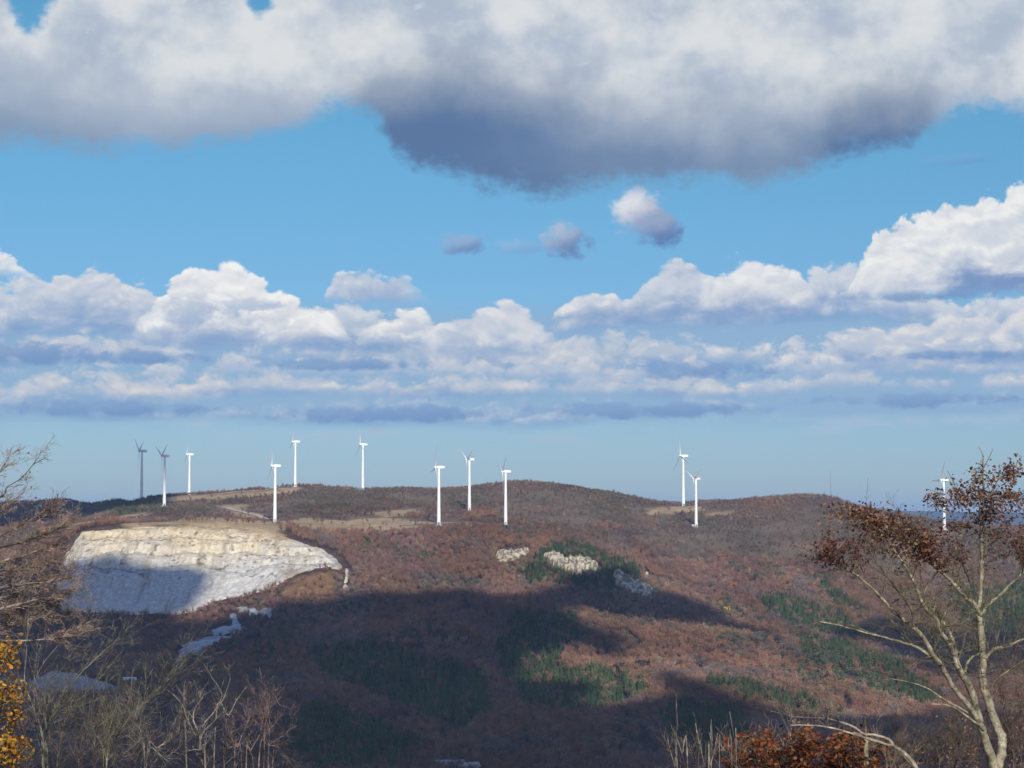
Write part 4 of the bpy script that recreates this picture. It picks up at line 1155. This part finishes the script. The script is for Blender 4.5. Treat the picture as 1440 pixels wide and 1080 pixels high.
class Plant:
    """limbs laid out from survey points, then twigs grown on them"""
    def __init__(s, Y, seed):
        s.Y = Y; s.r = np.random.default_rng(seed); s.trunk = Geo(); s.branch = Geo(); s.twig = Geo(); s.leaf = Geo(); s.nodes = []
    def pts(s, px, dep):
        n = len(px); dep = np.interp(np.arange(n), np.linspace(0, n - 1, len(dep)), dep)
        return np.array([at(x, y, s.Y + d) for (x, y), d in zip(px, dep)])
    def smooth(s, P, m=5):
        P = np.asarray(P); n = len(P); t = np.linspace(0, n - 1, (n - 1) * m + 1); i = np.minimum(t.astype(int), n - 2); f = (t - i)[:, None]
        P0 = P[np.maximum(i - 1, 0)]; P1 = P[i]; P2 = P[i + 1]; P3 = P[np.minimum(i + 2, n - 1)]
        return .5 * (2 * P1 + (P2 - P0) * f + (2 * P0 - 5 * P1 + 4 * P2 - P3) * f ** 2 + (3 * P1 - P0 - 3 * P2 + P3) * f ** 3)
    def limb(s, px, dep, r0, r1, col, where='branch', k=7, wig=.12):
        P = s.smooth(s.pts(px, dep)); n = len(P)
        R = np.interp(np.arange(n), [0, n - 1], [r0, r1])
        P[1:-1] += s.r.normal(0, 1, (n - 2, 3)) * R[1:-1, None] * wig
        R = R * (1 + .13 * np.interp(np.arange(n), np.arange(0, n + 9, 9), s.r.normal(0, 1, len(np.arange(0, n + 9, 9)))))
        getattr(s, where).tube(P, R, k, col)
        for i in range(1, n): s.nodes.append((P[i], P[i] - P[i - 1], R[i]))
        return P, R
    def sprout(s, p, d, L, r, col, depth=2, up=.25, spread=.7, where='twig', kink=.16, kids=3, leafcb=None):
        n = max(4, int(L / .07)) if L < .5 else 7
        P = [np.array(p)]; d = d / (np.linalg.norm(d) + 1e-9)
        for i in range(n - 1):
            d = d + s.r.normal(0, kink, 3) + np.array([0, 0, up * .1]); d /= np.linalg.norm(d); P.append(P[-1] + d * L / (n - 1))
        P = np.array(P); R = np.linspace(r, max(r * .35, .0011), n)
        getattr(s, where).tube(P, R, 4 if r < .006 else 6, col * s.r.uniform(.8, 1.2), cap=False)
        if leafcb: leafcb(P)
        if depth > 0:
            for q in range(kids):
                i = s.r.integers(1, n); d2 = (P[i] - P[i - 1]); d2 = d2 / np.linalg.norm(d2) + s.r.normal(0, spread, 3) * np.array([1, .9, .8]) + [0, 0, up * .4]
                s.sprout(P[i], d2, L * s.r.uniform(.4, .7), R[i] * .62, col, depth - 1, up, spread, where, kink, kids, leafcb)
    def build(s, name, label, cat, group=None, base=None, foot=None, barkcol=None):
        allv = [g for g in (s.trunk, s.branch, s.twig) if g.n]
        b_ = np.array(base if base is not None else s.trunk.v[0][0], float)
        root = obj(name, None, label=label, cat=cat, group=group, loc=tuple(b_))
        for g, nm, m in ((s.trunk, 'trunk', M_bark), (s.branch, 'branch', M_bark), (s.twig, 'twigs', M_bark), (s.leaf, 'leaves', M_leaf)):
            if g.n:
                g.v = [v - b_ for v in g.v]; obj(nm, g.mesh(nm, m, nm != 'leaves'), root)
        return root


def ground_px(x, Y):                         # lowest point of a stem: the ground under pixel column x
    X = at(x, 1080, Y)[0]; return np.array([X, Y, float(height(X, Y))])


def rooted(px, Y, depth0=0.0):
    """prepend the point where the stem meets the ground"""
    g = ground_px(px[0][0], Y + depth0); x, y = to_px(g); return [(float(px[0][0]), float(y))] + list(px)


BK = np.array([.33, .295, .215]); BKD = np.array([.17, .14, .105]); BKG = np.array([.27, .265, .18])
# ---- the oak with brown leaves at the right
ok = Plant(20.0, 5)
A = [(1400, 1080), (1393, 1063), (1384, 1036), (1378, 1013), (1371, 988), (1361, 962), (1348, 940), (1341, 920), (1336, 905)]
Bm = [(1403, 1085), (1409, 1055), (1408, 1034), (1398, 1013), (1390, 988), (1382, 959), (1382, 934), (1381, 905), (1378, 876), (1377, 858), (1379, 830), (1381, 787), (1380, 757), (1382, 720), (1383, 699), (1382, 657), (1382, 640), (1376, 628)]
base_y = to_px(ground_px(1404, 20))[1]
ok.limb([(1404, base_y + 25), (1407, 1300), (1400, 1150), (1401, 1080)], [0, 0], .11, .085, BK, 'trunk', 10, .05)
ok.limb([(1400, 1090)] + A[1:], [0, -.25], .050, .025, BK, 'trunk', 9, .08)
ok.limb(Bm[:12], [0, .15, .3], .054, .02, BK, 'trunk', 9, .08)
ok.limb(Bm[11:], [.3, .3], .02, .002, BK * .75, 'branch', 7, .2)
J = lambda *p: list(p)
ok.limb(J((1384, 1026), (1365, 997), (1340, 965), (1325, 938), (1313, 922), (1298, 897), (1284, 882), (1265, 867), (1252, 855), (1240, 841), (1223, 824), (1202, 807), (1182, 797), (1152, 787)), [-.1, -.7], .028, .005, BK)
ok.limb(J((1336, 905), (1323, 890), (1318, 872), (1305, 860), (1296, 845), (1285, 818), (1272, 795), (1255, 770), (1240, 750), (1222, 728)), [-.2, -.2], .022, .005, BK)
ok.limb(J((1371, 988), (1361, 962), (1352, 950), (1345, 935), (1344, 917), (1340, 901), (1332, 882), (1322, 868), (1316, 850)), [-.05, .3], .026, .009, BK)
ok.limb(J((1377, 858), (1368, 848), (1357, 839), (1340, 820), (1319, 801), (1302, 787), (1290, 774), (1273, 762), (1255, 745)), [.25, .0], .024, .006, BK)
ok.limb(J((1319, 803), (1310, 815), (1301, 830), (1298, 850)), [.1, -.1], .008, .012, BKD)
ok.limb(J((1340, 822), (1325, 832), (1316, 848), (1313, 862)), [.2, .0], .007, .010, BKD)
ok.limb(J((1313, 926), (1286, 909), (1252, 899), (1219, 890), (1182, 880), (1152, 874)), [-.25, -.6], .016, .005, BK)
ok.limb(J((1362, 1003), (1342, 992), (1325, 982), (1302, 967), (1277, 959), (1244, 953)), [-.1, -.4], .014, .004, BK)
ok.limb(J((1378, 1020), (1369, 1015), (1348, 999), (1332, 992), (1310, 990)), [-.1, -.5], .018, .006, BK)
ok.limb(J((1386, 926), (1398, 913), (1415, 909), (1438, 899), (1470, 886)), [.2, .4], .018, .008, BK)
ok.limb(J((1381, 917), (1367, 924), (1360, 934), (1357, 947)), [.2, -.1], .012, .016, BKG)
ok.limb(J((1388, 978), (1398, 959), (1415, 945), (1440, 928)), [.2, .6], .014, .006, BKD)
ok.limb(J((1378, 866), (1390, 850), (1405, 838), (1425, 818), (1445, 800)), [.2, .7], .022, .008, BKG)
ok.limb(J((1378, 862), (1366, 842), (1362, 815), (1352, 790)), [.2, .8], .016, .005, BKG)
ok.limb(J((1322, 890), (1326, 868), (1338, 846), (1334, 820)), [-.2, .5], .014, .005, BKG)
ok.limb(J((1284, 882), (1282, 858), (1262, 830), (1244, 806), (1225, 780)), [-.6, -.8], .014, .004, BKD)
ok.limb(J((1381, 757), (1368, 742), (1352, 735)), [.3, .2], .010, .004, BKD)
ok.limb(J((1383, 700), (1365, 704), (1340, 702), (1318, 705)), [.3, .0], .008, .003, BKD)
ok.limb(J((1383, 703), (1402, 694), (1422, 700), (1445, 702)), [.3, .5], .009, .004, BKD)
ok.limb(J((1383, 705), (1395, 690), (1405, 674), (1422, 666)), [.3, .4], .008, .003, BKD)
ok.limb(J((1382, 680), (1372, 672), (1362, 676)), [.3, .2], .006, .002, BKD)
ok.limb(J((1382, 660), (1390, 645), (1397, 630)), [.3, .3], .005, .002, BKD)
ok.limb(J((1352, 715), (1345, 690), (1338, 672), (1332, 662)), [.1, .1], .004, .0018, BKD)
ok.limb(J((1320, 716), (1312, 705), (1303, 694)), [.1, .1], .004, .0018, BKD)
nd = list(ok.nodes)
np_px = np.array([to_px(n[0]) for n in nd])
LB = [np.array([.21, .095, .06]), np.array([.23, .115, .07]), np.array([.09, .04, .03]), np.array([.36, .22, .13]), np.array([.12, .05, .04])]
LR = [np.array([.19, .075, .065]), np.array([.13, .05, .05]), np.array([.24, .11, .09])]


def spray(pl, cx, cy, rx, ry, dd, n, cols, size=(.024, .046), nl=10, rr=.003, tcol=BKD):
    """leafy twigs whose tips lie about a point of the crown"""
    r = pl.r
    for q in range(n):
        x, y = cx + r.normal(0, rx * .75), cy + r.normal(0, ry * .8); tip = at(x + r.normal(0, 5), y + r.normal(0, 3), pl.Y + dd + r.normal(0, .35))
        dpx = np.hypot(np_px[:, 0] - x, (np_px[:, 1] - y) * .8) + np.where(np_px[:, 1] < y - 5, 30, 0); i = int(np.argmin(dpx + r.uniform(0, 12, len(dpx))))
        p0, d0, r0 = nd[i]; m = (p0 + tip) / 2 + r.normal(0, .04, 3) + [0, 0, .03]
        P = pl.smooth(np.array([p0, m, tip]), 4); pl.twig.tube(P, np.linspace(min(r0 * .5, rr * 1.6), .0014, len(P)), 4, tcol, cap=False)
        for w in range(nl):
            k_ = r.integers(len(P) // 3, len(P)); b_ = P[k_] + r.normal(0, .035, 3)
            pl.leaf.leaf(b_, r.normal(0, 1, 3) * [1, 1, .6] + [0, 0, -.45], r.normal(0, 1, 3), r.uniform(*size), r.uniform(*size) * .62, cols[r.integers(len(cols))] * r.uniform(.65, 1.3), r.uniform(.1, .5))


for cx, cy, rx, ry, dd, n, cols in [
        (1322, 704, 16, 5, .1, 9, LB), (1345, 700, 16, 7, .1, 11, LB), (1365, 692, 14, 8, .2, 9, LB), (1350, 708, 22, 6, .1, 10, LB), (1392, 702, 14, 8, .3, 10, LB), (1412, 700, 14, 8, .4, 12, LB), (1434, 704, 12, 9, .5, 12, LB),
        (1420, 666, 10, 5, .4, 9, LB), (1408, 670, 8, 5, .3, 7, LB), (1430, 662, 6, 6, .4, 5, LB), (1384, 671, 8, 5, .3, 6, LB), (1366, 675, 6, 4, .2, 3, LB), (1370, 664, 5, 4, .2, 2, LB),
        (1172, 718, 12, 6, -.6, 7, LB), (1190, 722, 15, 8, -.6, 11, LB), (1215, 732, 18, 9, -.5, 16, LB), (1245, 722, 14, 6, -.3, 8, LB), (1240, 742, 22, 10, -.3, 20, LB), (1268, 735, 18, 8, -.1, 12, LB), (1270, 755, 24, 11, 0, 22, LB),
        (1300, 748, 16, 7, .1, 14, LB), (1322, 748, 14, 6, .1, 10, LB), (1300, 765, 20, 9, .1, 16, LB), (1335, 742, 9, 6, .1, 5, LB), (1270, 776, 26, 9, 0, 14, LR), (1320, 775, 16, 8, .1, 12, LR),
        (1290, 792, 22, 10, 0, 10, LR), (1335, 795, 18, 9, .1, 10, LB), (1222, 756, 18, 8, -.5, 12, LB), (1165, 760, 14, 9, -.7, 8, LR), (1172, 775, 18, 10, -.7, 14, LR), (1195, 772, 18, 8, -.6, 9, LR), (1165, 788, 18, 6, -.7, 9, LR),
        (1205, 748, 16, 8, -.5, 8, LB), (1418, 726, 22, 9, .5, 18, LB), (1436, 742, 14, 9, .6, 12, LB), (1428, 762, 16, 9, .6, 14, LR), (1384, 730, 14, 8, .3, 7, LB), (1412, 772, 14, 6, .5, 5, LR), (1345, 760, 12, 7, .2, 4, LB)]:
    spray(ok, cx, cy, rx * 1.15, ry, dd, int(n * 1.3), cols)
# fine bare twigs through the lower crown
for q in range(470):
    i = ok.r.integers(len(nd)); p, d, r0 = nd[i]; x, y = np_px[i]
    if r0 < .04 and 765 < y < 950:
        d = d / np.linalg.norm(d) * .5 + ok.r.normal(0, .55, 3) + [0, 0, .25]
        ok.sprout(p, d, ok.r.uniform(.2, .5), min(r0 * .45, .0048), np.array([.22, .195, .13]) if y > 790 else BKD, 2, .3, .7)
ok.build('oak_tree', 'small forked oak with pale bark and curled brown leaves, at the right edge', 'tree', base=ground_px(1404, 20))


# ---- bare saplings and shrubs of the left corner
def bare(Y, seed, stems, base_x, name, label, cat, col, r0=.02, sprouts=120, L=(.15, .5), up=.5, group=None, dep=.6, leaf=None, depth=2, spread=.5, side=0.0):
    pl = Plant(Y, seed); gb = ground_px(base_x, Y); by = float(to_px(gb)[1])
    for st in stems:
        w = pl.r.uniform(.8, 1.2); k = pl.r.normal(0, dep)
        px = [(base_x, by + 12)] + [((base_x * .35 + st[0][0] * .65), (by * .4 + st[0][1] * .6))] + list(st)
        pl.limb(px, [0, k], r0 * w, r0 * .22, col * pl.r.uniform(.8, 1.15), 'trunk', 6, .12)
    N = list(pl.nodes)
    vis = [n for n in N if to_px(n[0])[1] < 1110]
    for q in range(sprouts):
        p, d, r = vis[pl.r.integers(len(vis))]
        d = d / np.linalg.norm(d) + pl.r.normal(0, spread, 3) + [side, 0, .1]
        pl.sprout(p, d, pl.r.uniform(*L), min(r * .55, .006), col, depth, up, .55)
    if leaf:
        leaf(pl)
    return pl.build(name, label, cat, group, base=gb)


GRY = np.array([.25, .22, .19]); PNK = np.array([.25, .18, .155]); BRN = np.array([.19, .15, .115]); GRN = np.array([.21, .20, .145])
bare(19, 21, [[(60, 1060), (48, 1000), (35, 960), (37, 920), (40, 865), (41, 830)], [(62, 1060), (50, 1010), (48, 963), (52, 917), (54, 890)], [(66, 1040), (56, 1000), (52, 950), (89, 900), (115, 884), (124, 876)]],
     70, 'bare_sapling', 'slender grey bare sapling with upright stems beside the yellow leaves', 'sapling', GRY, .0085, 44, (.1, .35))
bare(18, 22, [[(70, 1040), (59, 991), (63, 960), (87, 941), (105, 913), (131, 887), (139, 879)], [(62, 1060), (78, 1000), (104, 958), (133, 928), (155, 908), (168, 896)], [(66, 1030), (93, 1002), (118, 978), (134, 962), (160, 930), (174, 913)]],
     58, 'bare_sapling', 'bare sapling leaning right across the grey gravel heap', 'sapling', GRN, .0075, 50, (.1, .35), side=.3)
bare(17, 23, [[(146, 1065), (160, 1040), (174, 1015), (204, 985), (233, 960), (247, 944)], [(150, 1070), (168, 1030), (190, 1000), (220, 975), (236, 950), (242, 936)], [(146, 1072), (134, 1050), (131, 1035), (128, 1010)]],
     140, 'bare_shrub', 'dense bare shrub with long straight greenish shoots, between the gravel heap and the forked sapling', 'shrub', GRN, .0085, 80, (.1, .35), side=.2)
bare(16.5, 24, [[(203, 1075), (202, 1047), (197, 1025), (191, 1005)], [(206, 1070), (222, 1052), (241, 1037), (256, 1020)], [(203, 1060), (192, 1045), (178, 1034)], [(205, 1075), (232, 1066), (262, 1044), (282, 1030)]],
     205, 'bare_shrub', 'low tangled bare shrub just left of the forked sapling', 'shrub', GRY, .0075, 70, (.08, .26))
bare(16, 25, [[(289, 1080), (281, 1055), (281, 1035), (274, 1033), (268, 1020), (262, 1009), (257, 992), (244, 977), (235, 970)], [(288, 1078), (282, 1050), (279, 1030), (272, 1013), (274, 997), (283, 984), (286, 980)],
              [(289, 1080), (282, 1050), (286, 1030), (303, 1012), (305, 998), (315, 981), (324, 954)], [(288, 1080), (281, 1052), (286, 1020), (301, 1001), (312, 976), (297, 952)],
              [(260, 1000), (258, 990), (268, 970), (267, 958)], [(303, 1012), (321, 1006), (332, 986), (347, 965)]],
     290, 'bare_sapling', 'forked bare sapling with knobbly pale twigs, standing against the dark wood', 'sapling', GRY * 1.05, .0105, 42, (.05, .16), dep=.15)
bare(16, 26, [[(315, 1076), (318, 1055), (318, 1013)], [(330, 1080), (335, 1049), (347, 1019), (352, 1008)], [(346, 1077), (353, 1055), (365, 1033), (371, 1010), (376, 997), (374, 986)], [(364, 1069), (378, 1048), (396, 1036)],
              [(378, 1048), (380, 1020), (386, 1014)], [(383, 1074), (394, 1059)], [(374, 1000), (394, 992)], [(340, 1075), (330, 1050), (326, 1030), (350, 1022)]],
     350, 'bare_shrub', 'pinkish bare shrub of many thin upright shoots, right of the forked sapling', 'shrub', PNK, .0075, 95, (.06, .2), dep=.25)
sw = [[(0, 857), (32, 848), (65, 840), (86, 836), (104, 829)], [(0, 827), (46, 820), (78, 818), (92, 812)], [(0, 807), (17, 802), (46, 800), (70, 790)], [(0, 872), (18, 858), (50, 850), (80, 846)], [(0, 884), (32, 869), (67, 868), (94, 861)],
      [(0, 903), (40, 901), (74, 898), (92, 893), (110, 886)], [(0, 842), (30, 830), (62, 822), (84, 805)], [(0, 790), (24, 785), (50, 775), (72, 768)]]
pl = Plant(15, 31)
gb = ground_px(-150, 15); by = float(to_px(gb)[1])
pl.limb([(-150, by + 12), (-150, 1300), (-135, 1000), (-120, 850), (-110, 700), (-100, 560)], [0, 0], .11, .03, BRN, 'trunk', 10, .05)
for q, st in enumerate(sw): pl.limb([(-128, st[0][1] + 60 - q * 3), (-50, st[0][1] + 16)] + st, [0, pl.r.normal(0, .5)], .013, .0022, GRY * 1.25, 'branch')
for st in ([(-40, 720), (3, 698), (10, 685), (28, 674), (42, 659), (53, 644)], [(-40, 740), (0, 720), (16, 706), (30, 695), (38, 684)], [(-50, 690), (-5, 668), (8, 650), (14, 640)], [(-60, 770), (0, 752), (30, 738), (58, 722), (70, 716)], [(-60, 780), (0, 770), (40, 760), (80, 744), (88, 738)]):
    pl.limb([(-115, st[0][1] + 60)] + st, [0, pl.r.normal(0, .4)], .008, .0018, BRN * 1.4, 'branch')
vis = [n for n in pl.nodes if to_px(n[0])[0] > -30 and to_px(n[0])[1] < 900]
for q in range(900):
    p, d, r = vis[pl.r.integers(len(vis))]; y = to_px(p)[1]
    if y < 712 and pl.r.random() < .72: continue
    pl.sprout(p, d / np.linalg.norm(d) + pl.r.normal(0, .45, 3) + [.3, 0, .0], pl.r.uniform(.05, .15), min(r * .5, .0020), (PNK if pl.r.random() < .5 else BRN) * 1.7, 2, .25, .5)
for q in range(16):
    b_ = at(62 + pl.r.normal(0, 2.0), 748 + pl.r.normal(0, 3), 15 + pl.r.normal(0, .03)); pl.leaf.leaf(b_, pl.r.normal(0, 1, 3), pl.r.normal(0, 1, 3), .02, .014, np.array([.75, .30, .02]) * pl.r.uniform(.8, 1.1))
for q in range(90):
    p, d, r = vis[pl.r.integers(len(vis))]; pl.leaf.leaf(p + pl.r.normal(0, .05, 3), pl.r.normal(0, 1, 3), pl.r.normal(0, 1, 3), .022, .014, np.array([.22, .10, .05]) * pl.r.uniform(.6, 1.4))
pl.build('bare_tree', 'bare tree at the left edge with long twigs sweeping right across the quarry', 'tree', base=gb)


# ---- the yellow-leaved tree cut by the left edge
pl = Plant(14, 41); gb = ground_px(-45, 14); by = float(to_px(gb)[1])
pl.limb([(-45, by + 12), (-44, 1250), (-40, 1080), (-36, 960), (-32, 880)], [0, .1], .06, .018, BRN, 'trunk', 9, .05)
for st in ([(-38, 960), (-10, 940), (12, 922), (22, 908)], [(-38, 1000), (-10, 990), (20, 985), (36, 978)], [(-40, 1040), (-5, 1030), (20, 1012), (36, 1005)], [(-40, 1085), (0, 1075), (20, 1060), (40, 1045)], [(-38, 1020), (0, 1000), (10, 960), (16, 945)]):
    pl.limb(st, [0, pl.r.normal(0, .3)], .013, .003, BRN, 'branch')
nd = list(pl.nodes); np_px = np.array([to_px(n[0]) for n in nd])
LY = [np.array([.58, .29, .03]), np.array([.50, .22, .025]), np.array([.64, .37, .06]), np.array([.30, .13, .03]), np.array([.40, .25, .05])]
for cx, cy, rx, ry, n in [(8, 912, 12, 5, 9), (4, 928, 12, 6, 9), (10, 972, 15, 5, 11), (6, 985, 16, 6, 12), (24, 1009, 9, 4, 5), (8, 1013, 10, 5, 4), (12, 1048, 14, 8, 16), (24, 1060, 12, 7, 12), (6, 1072, 12, 6, 9)]:
    spray(pl, cx, cy, rx, ry, 0, n, LY, (.026, .046), 8, .002, BRN)
pl.build('yellow_leaved_tree', 'tree with bright golden yellow leaves, cut off by the left edge near the bottom', 'tree', base=gb)

# ---- right bottom corner: rust-leaved shrub, dry stems, broken branch, tangles
pl = Plant(18, 51); gb = ground_px(1140, 18); by = float(to_px(gb)[1])
for q in range(26):
    x = pl.r.uniform(1030, 1248); top = 1036 + 18 * ((x - 1135) / 110) ** 2 + pl.r.uniform(-4, 14)
    pl.limb([(1140 + pl.r.normal(0, 10), by + 12), ((1140 + x) / 2, 1180), (x + pl.r.normal(0, 8), 1090), (x, top)], [0, pl.r.normal(0, .5)], .014, .003, BRN, 'trunk', 5)
nd = [n for n in pl.nodes if to_px(n[0])[1] < 1130]; np_px = np.array([to_px(n[0]) for n in nd])
LO = [np.array([.23, .065, .025]), np.array([.16, .045, .022]), np.array([.29, .10, .035]), np.array([.10, .035, .02]), np.array([.27, .14, .07])]
for q in range(230):
    p, d, r = nd[pl.r.integers(len(nd))]; pl.sprout(p, d / np.linalg.norm(d) + pl.r.normal(0, .4, 3), pl.r.uniform(.1, .28), .0025, np.array([.30, .23, .17]), 1, .5, .5)
for q in range(105):
    x = pl.r.uniform(1028, 1250); y = 1034 + 16 * ((x - 1135) / 110) ** 2 + pl.r.uniform(-4, 60)
    spray(pl, x, y, 8, 5, pl.r.normal(0, .35), 4, LO, (.03, .055), 8, .002, BRN)
pl.build('rust_leaved_shrub', 'dense shrub with rust red leaves under the broken branch at the bottom', 'shrub', base=gb)

pl = Plant(16, 52)
for st, r0 in ((([(968, 1100), (959, 1060), (951, 1036), (947, 1026)]), .008), ([(951, 1038), (953, 1026)], .004), ([(995, 1100), (991, 1078), (983, 1044), (978, 1017)], .008), ([(997, 1100), (999, 1078), (1005, 1052), (1009, 1031)], .007),
               ([(953, 1100), (949, 1079), (943, 1057), (939, 1040)], .007), ([(1000, 1070), (1002, 1053), (997, 1029)], .005), ([(988, 1100), (980, 1078), (968, 1044)], .006), ([(1012, 1100), (1016, 1060), (1020, 1044)], .005),
               ([(1030, 1090), (1022, 1060), (1010, 1044)], .005), ([(1036, 1090), (1034, 1050), (1026, 1000)], .005)):
    gb2 = ground_px(st[0][0] + 15, 16); pl.limb([(st[0][0] + 15, float(to_px(gb2)[1]) + 10)] + list(st), [0, pl.r.normal(0, .2)], r0 * .6, r0 * .28, np.array([.34, .29, .23]), 'trunk', 6, .1)
vis = [n for n in pl.nodes if to_px(n[0])[1] < 1120]
for q in range(120):
    p, d, r = vis[pl.r.integers(len(vis))]
    if to_px(p)[1] > 1050: pl.sprout(p, d / np.linalg.norm(d) + pl.r.normal(0, .5, 3), pl.r.uniform(.08, .22), .0018, PNK, 1, .6, .5)
pl.build('dry_stems', 'clump of straight pale dry stems left of the rust red shrub', 'dry stems', base=ground_px(985, 16))

pl = Plant(17, 53); gb = ground_px(1300, 17); by = float(to_px(gb)[1])
W2 = np.array([.36, .31, .245])
pl.limb([(1300, by + 10), (1302, 1250), (1298, 1120), (1288, 1080), (1273, 1061), (1257, 1049), (1250, 1040), (1232, 1034), (1215, 1032), (1200, 1022), (1180, 1015)], [0, 0], .021, .008, W2, 'trunk', 8, .1)
pl.limb([(1257, 1049), (1240, 1045), (1211, 1036), (1171, 1024), (1140, 1020), (1112, 1020)], [0, -.3], .012, .005, W2, 'branch')
pl.limb([(1290, 1084), (1256, 1050), (1228, 1040), (1200, 1030)], [.1, .0], .013, .007, W2 * .8, 'branch')
for st in ([(1180, 1015), (1160, 1010), (1120, 1008), (1085, 1000)], [(1180, 1016), (1176, 1003), (1170, 993)], [(1165, 1022), (1163, 1008), (1164, 996)], [(1140, 1020), (1120, 1010), (1105, 1000)], [(1152, 1022), (1150, 1008), (1142, 998)]):
    pl.limb(st, [0, -.2], .006, .002, W2 * .8, 'branch', 5)
nn_ = [n for n in pl.nodes if 1080 < to_px(n[0])[0] < 1190 and to_px(n[0])[1] < 1030]
for q in range(70):
    p, d, r = nn_[pl.r.integers(len(nn_))]; pl.sprout(p, pl.r.normal(0, .6, 3) + [-.3, 0, .7], pl.r.uniform(.05, .16), .0025, W2 * .7, 1, .5, .6)
pl.build('broken_branch', 'long pale dead limb bent over in an arch above the rust red shrub', 'dead branch', base=gb)

pl = Plant(17.4, 54); gb = ground_px(1218, 17.4); by = float(to_px(gb)[1])
pl.limb([(1219, by + 10), (1219, 1250), (1218, 1080), (1218, 1050), (1218, 1034)], [0, 0], .021, .017, np.array([.40, .355, .235]), 'trunk', 10, .05)
pl.limb([(1218, 1036), (1217, 1022), (1216, 1007)], [0, 0], .012, .008, BKD, 'branch', 7)
pl.limb([(1217, 1040), (1212, 1036), (1209, 1030)], [0, -.1], .014, .008, np.array([.46, .41, .27]), 'branch', 7)
pl.build('dead_sapling', 'straight snapped dead stem standing like a post behind the bent limb', 'dead tree', base=gb)


def brownleaf(pl):
    vis = [n for n in pl.nodes if to_px(n[0])[1] < 1120]
    for q in range(420):
        p, d, r = vis[pl.r.integers(len(vis))]; pl.leaf.leaf(p + pl.r.normal(0, .10, 3), pl.r.normal(0, 1, 3), pl.r.normal(0, 1, 3), pl.r.uniform(.025, .045), .022, np.array([.26, .14, .09]) * pl.r.uniform(.5, 1.4))


bare(24, 61, [[(1260, 1110), (1258, 1070), (1262, 1050)], [(1290, 1100), (1292, 1066), (1298, 1044)], [(1320, 1110), (1322, 1070), (1330, 1046)], [(1340, 1100), (1350, 1066), (1346, 1040)], [(1300, 1110), (1310, 1070), (1308, 1052)], [(1280, 1110), (1276, 1078), (1280, 1060)], [(1335, 1050), (1336, 1030), (1337, 1012)]],
     1305, 'bare_shrub', 'low brownish shrub with a few dry leaves between the bent limb and the oak trunk', 'shrub', BRN, .012, 260, (.1, .32), leaf=brownleaf, dep=.4)
bare(26, 62, [[(1420, 1100), (1418, 1040), (1410, 990), (1405, 965)], [(1435, 1100), (1436, 1030), (1432, 980), (1428, 945)], [(1445, 1090), (1450, 1010), (1446, 955)], [(1400, 1100), (1392, 1060), (1388, 1030)], [(1425, 1090), (1424, 1050), (1440, 1000)], [(1375, 1100), (1370, 1066), (1366, 1046)]],
     1425, 'bare_shrub', 'tall reddish brown thicket behind the oak trunk at the right edge', 'shrub', PNK * .9, .014, 300, (.12, .5), leaf=brownleaf, dep=.5)
bare(22, 63, [[(40, 1110), (36, 1050), (30, 1010), (26, 985)], [(80, 1110), (84, 1050), (92, 1010), (96, 990)], [(110, 1110), (112, 1060), (118, 1025)], [(160, 1110), (156, 1060), (152, 1030)], [(60, 1110), (66, 1040), (72, 1000)], [(185, 1110), (190, 1070), (186, 1040)], [(130, 1110), (140, 1060), (150, 1010)]],
     105, 'bare_shrub', 'hazy thicket of fine grey brown twigs along the lower left, under the gravel heap', 'shrub', BRN, .0065, 190, (.1, .35), dep=.6)

# grass and low litter on the near slope
M_grass = material('dry_grass', tint=True, rough=.9, translucent=.2)
g = Geo(); n = 9000
gx = R_.uniform(-14, 14, n); gy = R_.uniform(1.5, 34, n); gz = height(gx, gy); V = []; T = []; C_ = []
for x, y, z in zip(gx, gy, gz):
    L = R_.uniform(.12, .4); d = R_.normal(0, .12, 2); w = R_.normal(0, .012, 2); i = len(V)
    V += [(x - w[0], y - w[1], z - .03), (x + w[0], y + w[1], z - .03), (x + d[0], y + d[1], z + L)]; T.append((i, i + 1, i + 2)); C_ += [np.array([.33, .25, .12]) * R_.uniform(.6, 1.2)] * 3
g.add(V, None, T, np.array(C_)); obj('dry_grass', g.mesh('dry_grass', M_grass), label='dry tawny grass on the near slope under the trees', cat='grass', kind='stuff')

# ------------------------------------------------------------------ the air between
hz = bpy.data.materials.new('haze'); hz.use_nodes = True
nt = hz.node_tree; nt.nodes.remove(nt.nodes['Principled BSDF'])
pv = nt.nodes.new('ShaderNodeVolumePrincipled'); pv.inputs['Color'].default_value = (0.44, 0.66, 1.0, 1)
pv.inputs['Density'].default_value = 5.0e-5; pv.inputs['Anisotropy'].default_value = 0.0
nt.links.new(pv.outputs[0], nt.nodes['Material Output'].inputs['Volume'])
zlo = float(GZ.min()) - 1.0; zhi = float(max(GZ.max(), 110.0)) + 25.0
gxm = float(np.abs(GX).max()) + 50
g = Geo(); box(g, (0, (26100 - 900) / 2, zlo), (2 * gxm, 27000, zhi - zlo))
obj('haze', g.mesh('haze', hz), kind='stuff', label='thin blue autumn haze over the valley and hills', cat='haze')
